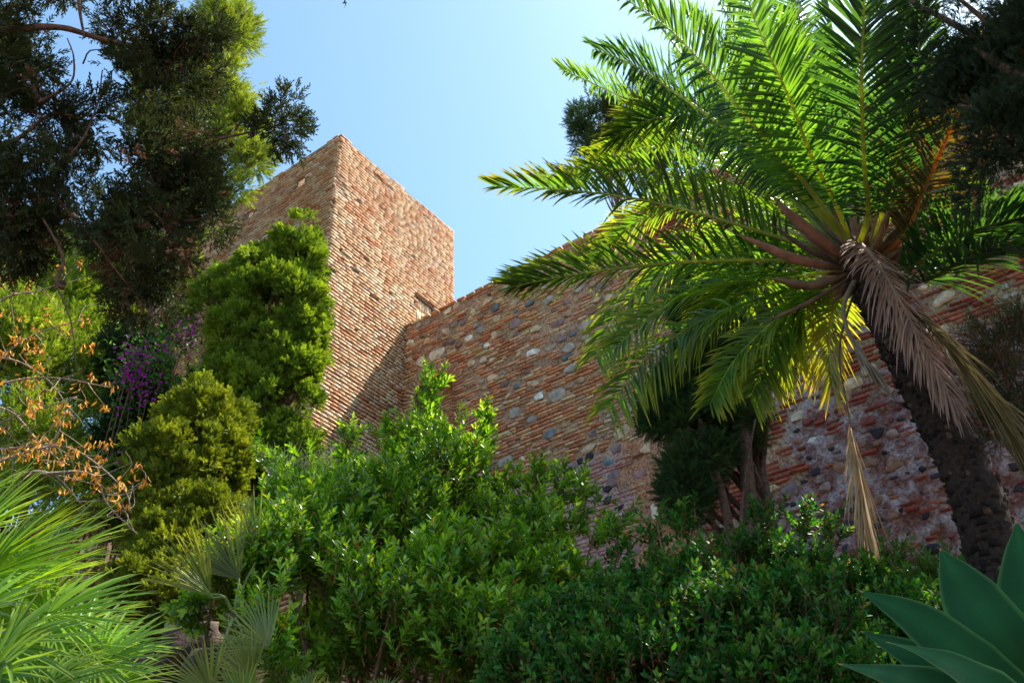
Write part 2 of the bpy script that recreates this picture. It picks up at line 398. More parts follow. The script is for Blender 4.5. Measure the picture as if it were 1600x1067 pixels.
def stone(mb, c, ax, col, rough=.16, seed=0, boxy=.35):
    """irregular rounded field stone; ax = 3x3 columns scaled axes"""
    v = IV.copy(); m = np.abs(v).max(1, keepdims=True); v = v * (1 - boxy) + v / m * boxy * .82
    for _ in range(8):                                # random flat facets
        d = unit(rng.normal(size=3) * [1, 1, .5]); h = rng.uniform(.55, .85); t = v @ d; v = v - np.outer(np.maximum(t - h, 0), d)
    v = v + rng.normal(0, .012, v.shape)
    cc = np.asarray(col) * (1 + rng.normal(0, .08)) * (0.9 + .25 * rng.random((len(v), 1)))
    mb.add(c + v @ ax.T, IF, np.clip(cc, .01, .9))
# brick courses of the wall
mb = MB()
S, Z, Ls = courses(0.03, 15.8, 3.2, WT - 0.04, 0.078, 0.14, 0.32, 0.014, 0.006)
k = len(S); H = rng.uniform(.036, .048, k)
W, Ea, Pk = wmask(S, Z), earth(S, Z), pink(S, Z)
er = vnoise(S * 1.3, Z * 1.3, 4, 61)
WB = [(.62, .27, .15), (.66, .37, .21), (.52, .20, .11), (.66, .48, .30), (.46, .22, .15), (.60, .50, .32), (.42, .28, .21)]
col = palette(k, WB, [3, 3.4, 1.8, 1.6, 1.4, .3, 1], .1)
colp = palette(k, [(.50, .27, .25), (.56, .34, .32), (.44, .20, .18)], [3, 2, 1])
colr = palette(k, [(.34, .08, .06), (.40, .13, .08), (.28, .07, .06)], [3, 3, 2])
col = col * (1 - Pk[:, None]) + colp * Pk[:, None]
rr = (sstep(5.9, 6.4, S) * (1 - Pk))[:, None]; col = col * (1 - rr) + colr * rr
prot = rng.uniform(.028, .055, k) * (1 - .6 * sstep(.5, .75, er)); prot = np.where(Pk > .5, rng.uniform(.014, .02, k), prot)
keep = ~near_stone(S, Z, Ls, H) & ~in_arch(S, Z, .30)
keep &= rng.random(k) > 0.62 * W; keep &= rng.random(k) > .85 * Ea
keep &= rng.random(k) > .55 * sstep(.6, .68, er) * (1 - Pk)
keep &= ~((Z > WT - .12) & (rng.random(k) < .15))
m = keep
brick_batch(mb, JB, WU, WN, S[m], Z[m], Ls[m], H[m], prot[m], col[m], rot=rng.normal(0, .015, m.sum()), jit=.006)
Sa, Za, La = courses(SA - ARI, SA + ARI, ZA - 1.3, ZA + ARI, .078, .14, .28, .014)
brick_batch(mb, JB + DR * .30, WU, WN, Sa, Za, La, np.full(len(Sa), .045), rng.uniform(.01, .03, len(Sa)), palette(len(Sa), WB, [3, 3, 2, 1, 2, 0, 1]))
mb.build("brickwork", M_BRICK, wall)
# arch ring of upright bricks: two rows
ar = MB(); a = np.linspace(0.0, np.pi, 27); rc = ARI + .15
ss, zz = SA + rc * np.cos(a), ZA + rc * np.sin(a); ok = ss > 0.02
brick_batch(ar, JB, WU, WN, ss[ok], zz[ok], np.full(ok.sum(), .29), np.full(ok.sum(), .055), rng.uniform(.03, .05, ok.sum()), palette(ok.sum(), [(.5, .28, .17), (.44, .18, .1), (.56, .38, .25)], [3, 2, 2]), rot=a[ok])
zz = np.arange(ZA - 1.25, ZA - .02, .074)
brick_batch(ar, JB, WU, WN, np.full(len(zz), SA + rc), zz, np.full(len(zz), .25), np.full(len(zz), .045), rng.uniform(.03, .05, len(zz)), palette(len(zz), [(.5, .28, .17), (.44, .18, .1)], [3, 2]))
ar.build("arch_surround", M_BRICK, wall)
# mortar face
mt = MB()
def wdisp(S, Z):
    n = vnoise(S * 4, Z * 4, 5, 71) - .5; big = vnoise(S * .8, Z * .8, 3, 72) - .5
    W = wmask(S, Z); E_ = earth(S, Z)
    d = n * .03 - .004 + W * (n * .11 + .014) + E_ * (n * .12 + .02) + big * .03 * (W + E_)
    return d
def wcol(S, Z):
    W = wmask(S, Z)[..., None]; E_ = earth(S, Z)[..., None]; Pk = pink(S, Z)[..., None]
    n = vnoise(S * 2.2, Z * 2.2, 5, 81)[..., None]; n2 = vnoise(S * 5, Z * 5, 4, 82)[..., None]
    base = np.array([.46, .28, .18]) * (.5 + n)
    och = np.array([.42, .30, .16]); base = base + (och - base) * sstep(.52, .7, vnoise(S * .6, Z * 1.2, 4, 84))[..., None] * .7
    pk = np.array([.52, .38, .36]) * (.6 + .7 * n)
    wh = np.array([.50, .40, .42]); rd = np.array([.27, .12, .10])
    n3 = vnoise(S * 11, Z * 11, 3, 83)[..., None]; w = rd + (wh - rd) * sstep(.40, .60, n * .4 + n2 * .3 + n3 * .3)
    ea = np.array([.50, .25, .15]) * (.55 + .8 * n)
    c = base * (1 - Pk) + pk * Pk; c = c * (1 - E_) + ea * E_; c = c * (1 - W) + w * W
    return np.clip(c, .02, .8)
sheet(mt, JB, WU, WN, 0.0, 16, 2.0, WT - .04, .035, wdisp, wcol, lambda s, z: in_arch(s, z))
obox(mt, JB + DR * .85 + UZ * 1.0, WU * 16, DR * .5, UZ * (WT - 1.05), cM)
obox(mt, JB + DR * .04 + WU * .01 + UZ * (WT - .10), WU * 15.98, DR * 1.3, UZ * .045, cM)
obox(mt, JB + DR * .03 + WU * 15.9 + UZ * 1.0, WU * .1, DR * 1.3, UZ * (WT - 1.1), cM)
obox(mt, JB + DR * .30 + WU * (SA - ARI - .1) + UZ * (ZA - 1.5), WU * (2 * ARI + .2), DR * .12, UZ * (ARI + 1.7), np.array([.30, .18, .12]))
# reveal of the arched opening
aa = np.concatenate([[0, 0], np.linspace(0, np.pi, 15), [np.pi, np.pi]])
rs_ = SA + ARI * np.cos(aa); rz_ = ZA + ARI * np.sin(aa); rz_[0] = rz_[-1] = ZA - 1.3
f0 = JB + rs_[:, None] * WU + rz_[:, None] * UZ + .0 * WN; f1 = f0 - .84 * WN
n_ = len(aa); q = np.array([[i, i + 1, n_ + i + 1, n_ + i] for i in range(n_ - 1)])
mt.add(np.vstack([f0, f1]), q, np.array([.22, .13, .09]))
mt.build("mortar_core", M_MORTAR, wall, smooth=True)
sb = MB()
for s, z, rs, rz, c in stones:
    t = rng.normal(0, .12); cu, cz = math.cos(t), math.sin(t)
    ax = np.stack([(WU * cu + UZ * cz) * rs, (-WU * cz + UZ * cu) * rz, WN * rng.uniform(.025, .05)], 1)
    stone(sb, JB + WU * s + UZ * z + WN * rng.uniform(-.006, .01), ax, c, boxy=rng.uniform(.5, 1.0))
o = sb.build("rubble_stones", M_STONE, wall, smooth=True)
# capping course along the wall top
cp = MB(); s = np.arange(.0, 15.9, .25) + .13; k = len(s)
brick_batch(cp, JB, WU, WN, s, np.full(k, WT + .0) + rng.normal(0, .006, k), rng.uniform(.21, .24, k), np.full(k, .045), rng.uniform(.03, .06, k), palette(k, WB, [3, 2, 2, 2, 1, 1, 1]), back=.3)
cp.build("capping_course", M_BRICK, wall)

# ---- lower wall continuing left of the tower
LB = KB + DW * TL + DR * 1.2
lw = thing("curtain_wall", LB, "lower rough stone and brick wall left of the tower, glimpsed between trees", "wall")
lm = MB(); LZ = 12.9
sheet(lm, LB, DW, WN, 0, 17, 2.0, LZ, .08, lambda S, Z: (vnoise(S * 3, Z * 3, 4, 91) - .5) * .08, lambda S, Z: np.array([.36, .22, .15]) * (.5 + vnoise(S * 2, Z * 2, 4, 92)[..., None]))
obox(lm, LB + DR * .1 + UZ * 1, DW * 17, DR * 1.0, UZ * (LZ - 1.05), cM)
lm.build("mortar_core", M_MORTAR, lw, smooth=True)
lb = MB(); z = 4.0
while z < LZ - .05:
    s = rng.uniform(-.2, 0); h = rng.uniform(.1, .2)
    while s < 16.8:
        w = rng.uniform(.16, .4)
        ax = np.stack([DW * w * .5, UZ * h * .48, WN * .09], 1)
        stone(lb, LB + DW * (s + w / 2) + UZ * (z + h / 2) + WN * .01, ax, [TAN, BRN, (.42, .24, .16), GRY, (.40, .14, .09)][rng.integers(5)], boxy=.6)
        s += w
    z += h
lb.build("rubble_stones", M_STONE, lw, smooth=True)

# ------------------------------------------------------------------ terrain
def tz(x, y):
    rho = y * .9 + x * .25
    z = 0.9 * sstep(1.0, 2.4, np.hypot(x, y) * (y > 0)) + np.clip(rho - 2.2, 0, 14) * .22
    return z + (vnoise(x * .8 + 50, y * .8 + 50, 4, 3) - .5) * .25 * sstep(1.0, 2.5, np.hypot(x, y))
g = MB(); gx = np.concatenate([np.linspace(-1500, -40, 12), np.linspace(-30, 30, 151), np.linspace(40, 1500, 12)])
gy = np.concatenate([np.linspace(-1500, -30, 10), np.linspace(-12, 24, 121), np.linspace(35, 1500, 12)])
GX, GY = np.meshgrid(gx, gy); GZ = tz(GX, GY)
ns = len(gx); i = np.arange(len(gy) - 1)[:, None] * ns + np.arange(ns - 1)[None]
g.add(np.stack([GX, GY, GZ], 2).reshape(-1, 3), np.stack([i, i + 1, i + ns + 1, i + ns], 2).reshape(-1, 4),
      (np.array([.13, .085, .05]) * (.6 + .8 * vnoise(GX * 1.5, GY * 1.5, 4, 6)[..., None])).reshape(-1, 3))
o = g.build("ground", M_SOIL, smooth=True); structure(o)

# ------------------------------------------------------------------ plant generators
def leaf_t(w=.3, fold=.12, curl=.1):
    """lens-shaped folded leaf along +x, unit length"""
    v = np.array([[0, 0, 0], [.3, -w * .42, fold * .6], [.3, 0, 0], [.3, w * .42, fold * .6], [.65, -w * .45, fold * .6 - curl * .4], [.65, 0, -curl * .4], [.65, w * .45, fold * .6 - curl * .4], [1, 0, -curl]])
    return v, [np.array([[0, 1, 2], [0, 2, 3], [4, 7, 5], [5, 7, 6]]), np.array([[1, 4, 5, 2], [2, 5, 6, 3]])]
def sprig_t(nb=7, w=.05, spread=38, side=.42, seed=1, flat=.35):
    """scale-leaved twig: an axis with alternating side shoots, each a thin two-blade cross"""
    r = np.random.default_rng(seed); vs_ = []; f = []; n = 0
    def blade(p, d, l, ww, up):
        nonlocal n
        s = unit(np.cross(d, up))
        for q in (s, unit(np.cross(d, s))):
            vs_.extend([p - q * ww * .6, p + d * l * .55 - q * ww, p + d * l, p + d * l * .55 + q * ww, ]); f.append([n, n + 1, n + 2, n + 3]); n += 4
    blade(np.zeros(3), np.array([1., 0, 0]), 1.0, w * .8, np.array([0, 0, 1.]))
    for i in range(nb):
        t = .12 + .78 * i / nb; sg = 1 if i % 2 else -1
        a = math.radians(spread + r.uniform(-8, 8)); el = r.uniform(-flat, flat) * 2
        d = unit(np.array([math.cos(a), sg * math.sin(a) * math.cos(el), math.sin(a) * math.sin(el)]))
        blade(np.array([t, 0, 0]), d, side * (1.05 - .6 * t) * r.uniform(.8, 1.2), w, np.array([0, 0, 1.]))
    return np.array(vs_), [np.array(f)]
LEAF = leaf_t(.36); LEAFW = leaf_t(.48, .1, .06); NARROW = leaf_t(.16, .05, .2)
SPR = sprig_t(7, .045); SPRF = sprig_t(9, .055, 45, .5, 4); PLUME = sprig_t(11, .028, 34, .36, 6, .8)

def blobs_pts(blobs, n, lo=.55, noise=.35):
    """blobs: rows of centre xyz + radii(3); points biased to the shell; returns points, outward dirs, blob index"""
    B = np.array(blobs); c = B[:, :3]; r = B[:, 3:]
    wgt = (r[:, 0] * r[:, 2]) ** .9; i = rng.choice(len(B), n, p=wgt / wgt.sum())
    d = rays_rand(n); rad = rng.uniform(lo, 1, n) ** .7
    lump = 1 + noise * (vnoise(d[:, 0] * 2.3 + i * 7, d[:, 2] * 2.3 + d[:, 1] * 2, 3) - .5) * 2
    return c[i] + d * r[i] * (rad * lump)[:, None], unit(d / r[i]), i
def PB(px, py, D, rx, ry=None, rd=None):
    """blob from a place in the photo: radii given in photo pixels at distance D"""
    p = P(px, py, D); sl = np.linalg.norm(p - CAM); k = sl / FPX
    ry = ry or rx; rd = rd or min(rx, ry)
    return [*p, rx * k, rd * k, ry * k]
def colmix(n, a, b, t=None, jit=.12):
    t = rng.random(n) if t is None else t
    c = np.asarray(a) + (np.asarray(b) - np.asarray(a)) * t[:, None]
    return np.clip(c * rng.uniform(1 - jit, 1 + jit, (n, 1)), .002, .9)
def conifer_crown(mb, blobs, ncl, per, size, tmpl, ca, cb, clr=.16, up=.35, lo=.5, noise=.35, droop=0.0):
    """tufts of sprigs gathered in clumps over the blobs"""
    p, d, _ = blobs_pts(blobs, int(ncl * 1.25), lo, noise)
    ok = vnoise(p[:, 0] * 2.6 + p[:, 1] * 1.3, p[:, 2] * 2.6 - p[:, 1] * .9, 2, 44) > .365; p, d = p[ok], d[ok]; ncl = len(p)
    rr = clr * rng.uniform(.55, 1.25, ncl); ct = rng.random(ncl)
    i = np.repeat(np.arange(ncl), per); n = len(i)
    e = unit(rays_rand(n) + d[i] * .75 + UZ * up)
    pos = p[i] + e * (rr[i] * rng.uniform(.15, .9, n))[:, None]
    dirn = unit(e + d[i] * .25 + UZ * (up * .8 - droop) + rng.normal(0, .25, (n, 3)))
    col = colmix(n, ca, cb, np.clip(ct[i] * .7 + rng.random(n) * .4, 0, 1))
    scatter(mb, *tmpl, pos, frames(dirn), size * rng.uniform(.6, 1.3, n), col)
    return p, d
def limbs(mb, base, tips, r0, col, trunk=None, n=10, sag=.08):
    for t in tips:
        if trunk is not None:
            b = trunk[int(np.clip(np.argmin(abs(trunk[:, 2] - t[2])) - 3, 2, len(trunk) - 2))]
        else: b = base
        m = (b + t) / 2 + rng.normal(0, .06, 3) * np.linalg.norm(t - b) + UZ * sag * np.linalg.norm(t - b)
        L = np.linalg.norm(t - b)
        tube(mb, spline([b, m, t], n), np.linspace(r0, r0 * .25, n), col, 5, .1, cap=False)
def leafy_twigs(mb, wood, pos, d, ln, nl, leaf, size, ca, cb, twc=(.25, .13, .07), spread=55, tipcol=None, tw=.004):
    """leafy shoots: leaves spiralled along each twig, the end leaves young"""
    n = len(pos); d = unit(d); A = frames(d)
    t = np.linspace(.15, 1, nl); ga = np.arange(nl) * 2.39996
    ln = ln * rng.uniform(.7, 1.3, n)
    bend = rng.normal(0, .12, (n, 3)) + UZ * .12
    cen = pos[:, None] + d[:, None] * (t[None, :, None] * ln[:, None, None]) + bend[:, None] * (t ** 2)[None, :, None] * ln[:, None, None]
    ang = np.radians(spread) * (1.15 - .55 * t)[None] * rng.uniform(.75, 1.25, (n, nl)); ph = ga[None] + rng.uniform(0, 6.28, (n, 1)) + rng.normal(0, .25, (n, nl))
    ld = (A[:, None, :, 0] * np.cos(ang)[..., None] + (A[:, None, :, 1] * np.cos(ph)[..., None] + A[:, None, :, 2] * np.sin(ph)[..., None]) * np.sin(ang)[..., None])
    ld = ld.reshape(-1, 3); N = len(ld)
    roll = unit(np.repeat(d, nl, 0) + rng.normal(0, .25, (N, 3)))
    y = unit(np.cross(roll, ld)); z = np.cross(ld, y); fr = np.stack([ld, y, z], 2)
    sc = size * rng.uniform(.7, 1.25, N) * np.tile(.75 + .35 * np.sin(t * 2.6), n)
    tt = rng.random((n, 1)) ** 1.4 * .65 + rng.random((n, nl)) * .2 + t[None] * .15
    col = colmix(N, ca, cb, tt.ravel())
    old = rng.random(N) < .018; col[old] = colmix(int(old.sum()), (.30, .22, .04), (.32, .12, .04))
    if tipcol is not None:
        wt = (np.tile(t > .8, n) * (np.repeat(rng.random(n) < .55, nl)))[:, None] * .7; col = col * (1 - wt) + np.asarray(tipcol) * wt
    scatter(mb, *leaf, cen.reshape(-1, 3), fr, sc, col)
    # stems as thin 3-sided tubes, vectorised
    tt_ = np.array([0, .5, 1.0]); c3 = pos[:, None] + d[:, None] * (tt_[None, :, None] * ln[:, None, None]) + bend[:, None] * (tt_ ** 2)[None, :, None] * ln[:, None, None]
    th = np.arange(3) * 2.094
    ring = (A[:, None, None, :, 1] * np.cos(th)[None, None, :, None] + A[:, None, None, :, 2] * np.sin(th)[None, None, :, None]) * (tw * np.array([1.3, 1, .5]))[None, :, None, None]
    v = (c3[:, :, None] + ring).reshape(-1, 3)
    q = np.array([[a * 3 + b, a * 3 + (b + 1) % 3, (a + 1) * 3 + (b + 1) % 3, (a + 1) * 3 + b] for a in range(2) for b in range(3)])
    wood.add(v, (np.arange(n)[:, None, None] * 9 + q[None]).reshape(-1, 4), np.asarray(twc))

# ------------------------------------------------------------------ date palm
PC = P(1345, 425, 6.5)
palm_base = np.array([PC[0] + .33, PC[1] - .25, 0.0]); palm_base[2] = tz(palm_base[0], palm_base[1])
palm = thing("date_palm", palm_base, "large date palm with arching feather fronds, hanging dry frond and dark leaning trunk", "palm tree")
tk = MB()
tp = spline([palm_base - UZ * .3, P(1600, 1010, 6.35), P(1558, 880, 6.4), P(1512, 740, 6.45), P(1444, 610, 6.5), P(1388, 500, 6.5), PC + UZ * .05], 70)
tr = np.interp(np.linspace(0, 1, 70), [0, .5, .75, .9, 1], [.19, .16, .15, .145, .14])
tube(tk, tp, tr, np.array([.045, .028, .021]), 28, .06)
nb = 1100; u_ = rng.uniform(.02, .97, nb); ii = (u_ * 69).astype(int); ph = rng.uniform(0, 6.28, nb)
T_ = unit(np.gradient(tp, axis=0))[ii]; A_ = unit(np.cross(T_, [0.2, 1, 0])); B_ = np.cross(T_, A_)
rd_ = A_ * np.cos(ph)[:, None] + B_ * np.sin(ph)[:, None]
SC = (np.array([[-.5, -.5, 0], [.5, -.5, 0], [.4, .5, .0], [-.4, .5, 0], [-.3, -.25, .35], [.3, -.25, .35], [.22, .5, .7], [-.22, .5, .7]]), [BOXF])
fr = np.stack([unit(np.cross(T_, rd_)), T_, rd_], 2)
scatter(tk, *SC, tp[ii] + rd_ * (tr[ii] * .93)[:, None], fr, np.stack([rng.uniform(.04, .08, nb), rng.uniform(.025, .045, nb), rng.uniform(.02, .06, nb)], 1), palette(nb, [(.055, .034, .025), (.022, .014, .012), (.13, .085, .06)], [3, 3, 1.5]))
tk.build("trunk", M_BARK, palm)

def frond(pts, nl=112, ll=.55, w=.025, ca=(.05, .13, .025), cb=(.09, .20, .03), tip=None, vee=.45, sag=.25, clear=.2, rcol=(.30, .36, .07), rr=.017, name="frond", mat=None, curlz=0.0, a0=66, a1=30, mess=.09, parent=None, up=UZ, tang=0.0, ripped=0.0):
    """pinnate leaf: tapering rachis with two ranks of folded leaflets"""
    N = 60; c = spline(pts, N); T = unit(np.gradient(c, axis=0)); mb = MB()
    S_ = np.cross(T, up); S_ = unit(S_ + 1e-4); Nn = np.cross(S_, T)
    rad = np.interp(np.linspace(0, 1, N), [0, .08, .3, 1], [rr * 2.0, rr * 1.35, rr, rr * .22])
    tube(mb, c, rad, np.asarray(rcol), 6, .03)
    t = np.linspace(clear, .995, nl); vs_ = []; fs = []; cs = []; k0 = 0
    for sg in (-1, 1):
        tj = np.clip(t + rng.normal(0, .004, nl), 0, 1); x = tj * (N - 1); i = np.minimum(x.astype(int), N - 2); fx = (x - i)[:, None]
        p = c[i] * (1 - fx) + c[i + 1] * fx; Ti, Si, Ni = T[i], S_[i], Nn[i]
        q = (tj - clear) / (1 - clear)
        al = np.radians(a0 + (a1 - a0) * q ** 1.2) + rng.normal(0, mess, nl); vv = vee + rng.normal(0, mess * 2.2, nl)
        d = Ti * np.cos(al)[:, None] + (sg * Si * np.cos(vv)[:, None] + Ni * np.sin(vv)[:, None]) * np.sin(al)[:, None]
        L = ll * np.interp(q, [0, .12, .35, .7, 1], [.45, .8, 1, .85, .5]) * rng.uniform(.86, 1.08, nl)
        keep = rng.random(nl) >= ripped; 
        nrm = unit(np.cross(d, Ti) * sg + 1e-5); side = unit(np.cross(nrm, d))
        st = np.array([0, .12, .45, .78, 1.0]); ww = np.array([.35, .8, 1, .7, .04]) * w
        sagk = (sag * rng.uniform(.6, 1.4, nl))[:, None]
        rows = []
        for a, wa in zip(st, ww):
            cen = p + d * (a * L)[:, None] - UZ * (a ** 2.0) * sagk * L[:, None] + nrm * (curlz * a ** 2 * L)[:, None]
            rows += [cen - side * wa * .5 + nrm * wa * .22, cen - nrm * wa * .12, cen + side * wa * .5 + nrm * wa * .22]
        V_ = np.stack(rows, 1)[keep]; kk = len(V_)
        f = np.array([[a * 3 + b, a * 3 + b + 1, (a + 1) * 3 + b + 1, (a + 1) * 3 + b] for a in range(4) for b in range(2)])
        col = colmix(kk, ca, cb)[:, None].repeat(15, 1)
        if tip is not None:
            wt = (np.array([0, 0, .15, .6, 1.0]).repeat(3)[None, :, None]) * (np.clip(q[keep] * 1.3 - .05, 0, 1)[:, None, None] * .75 + .1) * rng.uniform(.4, 1.1, (kk, 1, 1))
            col = col * (1 - np.clip(wt, 0, 1)) + np.asarray(tip) * np.clip(wt, 0, 1)
        mb.add(V_.reshape(-1, 3), (np.arange(kk)[:, None, None] * 15 + f[None]).reshape(-1, 4), col.reshape(-1, 3))
    fo = mb.build(name, mat or M_PALM, parent or palm, smooth=False)
    return fo
def fpts(*q):                           # (px, py, D) triples from the crown outwards
    return [PC + rng.normal(0, .05, 3) + np.array([0, 0, .05])] + [P(*a) for a in q]
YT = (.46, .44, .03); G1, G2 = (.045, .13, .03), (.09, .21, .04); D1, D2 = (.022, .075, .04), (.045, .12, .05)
FR = [
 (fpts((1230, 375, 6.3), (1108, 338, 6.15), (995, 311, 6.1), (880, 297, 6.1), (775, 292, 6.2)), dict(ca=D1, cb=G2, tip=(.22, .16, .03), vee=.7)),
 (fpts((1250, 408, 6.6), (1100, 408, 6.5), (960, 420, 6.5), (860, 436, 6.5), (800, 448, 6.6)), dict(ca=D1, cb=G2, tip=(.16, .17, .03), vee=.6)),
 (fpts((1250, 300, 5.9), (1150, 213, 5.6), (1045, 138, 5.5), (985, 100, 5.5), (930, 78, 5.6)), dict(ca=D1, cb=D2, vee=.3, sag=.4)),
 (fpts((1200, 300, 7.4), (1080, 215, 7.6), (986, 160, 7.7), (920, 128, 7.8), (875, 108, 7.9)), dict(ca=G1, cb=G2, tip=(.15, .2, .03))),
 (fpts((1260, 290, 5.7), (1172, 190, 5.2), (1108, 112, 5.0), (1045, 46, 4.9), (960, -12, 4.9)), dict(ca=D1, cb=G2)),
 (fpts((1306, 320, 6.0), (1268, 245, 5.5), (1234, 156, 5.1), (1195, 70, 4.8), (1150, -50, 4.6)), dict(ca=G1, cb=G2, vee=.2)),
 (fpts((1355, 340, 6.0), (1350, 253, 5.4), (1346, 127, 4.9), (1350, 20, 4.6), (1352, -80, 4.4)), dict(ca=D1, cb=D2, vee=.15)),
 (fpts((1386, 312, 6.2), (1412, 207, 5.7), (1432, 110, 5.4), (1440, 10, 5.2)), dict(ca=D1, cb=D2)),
 (fpts((1412, 370, 6.3), (1445, 295, 6.1), (1492, 190, 5.9), (1542, 101, 5.8), (1600, 30, 5.8)), dict(ca=(.05, .05, .015), cb=(.085, .06, .015), rcol=(.36, .17, .03), vee=.3)),  # orange frond, colours lowered to carry the shade on it
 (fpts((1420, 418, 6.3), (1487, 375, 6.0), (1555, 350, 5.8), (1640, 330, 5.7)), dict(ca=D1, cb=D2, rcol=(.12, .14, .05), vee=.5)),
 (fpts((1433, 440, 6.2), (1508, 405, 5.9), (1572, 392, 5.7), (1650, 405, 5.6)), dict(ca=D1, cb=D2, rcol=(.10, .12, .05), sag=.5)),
 (fpts((1270, 415, 7.0), (1150, 395, 7.5), (1047, 425, 7.8), (970, 485, 7.9), (930, 560, 7.9)), dict(up=np.array([.25, -.9, .5]), a0=68, a1=46, ca=G1, cb=(.11, .27, .03), tip=YT, nl=88, vee=.1, sag=.5)),
 (fpts((1280, 440, 6.9), (1200, 462, 7.2), (1100, 500, 7.4), (1010, 560, 7.4), (950, 640, 7.4)), dict(up=np.array([.25, -.9, .5]), a0=68, a1=46, ca=G1, cb=(.11, .27, .03), tip=YT, nl=88, vee=.1, sag=.45)),
 (fpts((1300, 450, 6.9), (1255, 480, 7.1), (1205, 550, 7.2), (1172, 620, 7.2)), dict(up=np.array([.25, -.9, .5]), a0=68, a1=46, ca=G1, cb=(.11, .27, .03), tip=YT, nl=88, vee=.1, sag=.5, ll=.42)),
 (fpts((1310, 470, 7.0), (1295, 525, 7.2), (1300, 600, 7.3)), dict(ca=(.16, .22, .03), cb=(.22, .26, .03), tip=(.5, .38, .03), sag=.5, ll=.42, nl=46)),
 (fpts((1210, 350, 7.6), (1110, 320, 8.2), (1000, 345, 8.5), (930, 400, 8.6)), dict(ca=G1, cb=G2, tip=YT)),
 (fpts((1200, 250, 6.9), (1100, 130, 6.8), (1030, 40, 6.8), (980, -20, 6.9)), dict(ca=G1, cb=(.11, .22, .03))),
 (fpts((1240, 220, 6.8), (1170, 80, 6.5), (1110, -20, 6.4)), dict(ca=G1, cb=(.12, .24, .03))),
 (fpts((1290, 220, 6.7), (1260, 80, 6.3), (1230, -60, 6.1)), dict(ca=G1, cb=G2)),
 (fpts((1330, 240, 7.1), (1310, 110, 7.0), (1290, -20, 7.0)), dict(ca=G1, cb=(.11, .22, .03))),
 (fpts((1390, 280, 7.2), (1400, 160, 7.3), (1395, 40, 7.4)), dict(ca=D1, cb=G2)),
 (fpts((1430, 330, 6.9), (1480, 230, 6.9), (1500, 130, 7.0)), dict(ca=D1, cb=D2)),
 (fpts((1230, 330, 7.4), (1120, 260, 7.8), (1010, 230, 8.0), (930, 240, 8.1)), dict(ca=G1, cb=G2, tip=(.18, .2, .03))),
 (fpts((1240, 380, 7.6), (1140, 370, 8.3), (1060, 400, 8.7), (1000, 460, 8.9)), dict(ca=G1, cb=(.11, .27, .03), tip=YT, nl=88)),
 (fpts((1290, 350, 7.8), (1230, 320, 8.6), (1170, 340, 9.2)), dict(ca=G1, cb=(.12, .22, .03))),
 (fpts((1270, 440, 7.4), (1190, 445, 8.0), (1120, 480, 8.3), (1075, 540, 8.4)), dict(ca=G1, cb=(.11, .27, .03), tip=YT, nl=88, sag=.5)),
 (fpts((1260, 430, 6.7), (1150, 440, 6.9), (1040, 480, 7.0), (960, 545, 7.0)), dict(ca=G1, cb=(.11, .27, .03), tip=YT, nl=84, up=np.array([.2, -.9, .6]), a0=68, a1=44, sag=.4)),
 (fpts((1290, 455, 6.8), (1225, 490, 6.9), (1150, 560, 7.0), (1110, 630, 7.0)), dict(ca=G1, cb=(.11, .27, .03), tip=YT, nl=84, up=np.array([.2, -.9, .6]), a0=66, a1=44, sag=.4, ll=.42)),
 (fpts((1285, 470, 7.2), (1240, 510, 7.6), (1215, 560, 7.8)), dict(ca=G1, cb=(.11, .27, .03), tip=YT, nl=88, sag=.5)),
 (fpts((1460, 400, 7.0), (1540, 360, 7.3), (1600, 355, 7.5)), dict(ca=D1, cb=G1)),
 (fpts((1220, 270, 6.2), (1120, 190, 6.0), (1030, 185, 6.0), (960, 215, 6.0)), dict(ca=D1, cb=G2, tip=(.18, .15, .03))),
 (fpts((1180, 340, 6.9), (1060, 275, 7.1), (950, 265, 7.2), (870, 290, 7.3)), dict(ca=G1, cb=G2, tip=(.24, .18, .03))),
]
for a, (x, y, D) in enumerate([(1180, 20, 6.9), (1060, 90, 7.4), (1120, 180, 8.0), (1040, 300, 8.6), (1130, 250, 8.8), (1200, 130, 7.8), (1280, 60, 7.6), (1000, 130, 7.2), (1100, 440, 8.9), (1170, 400, 9.3), (1350, 60, 7.2), (1230, 10, 7.3), (1500, 300, 7.6), (1070, 20, 6.4), (1140, 480, 8.7)]):
    e = P(x, y, D); m_ = PC + (e - PC) * .5 + UZ * .45
    FR.append(([PC, m_, e], dict(ca=G1, cb=(.12, .23, .03), sag=.3)))
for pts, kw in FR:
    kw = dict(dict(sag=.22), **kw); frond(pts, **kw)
# young upright fronds in the heart
for a in range(5):
    th = a * 1.3; e = PC + np.array([math.cos(th) * .5, math.sin(th) * .6 + .25, 1.7 + .2 * (a % 3)])
    frond([PC, PC + (e - PC) * .5 - np.array([math.cos(th), math.sin(th), 0]) * .08, e], nl=60, ll=.38, ca=G1, cb=G2, a0=35, a1=12, sag=.05)
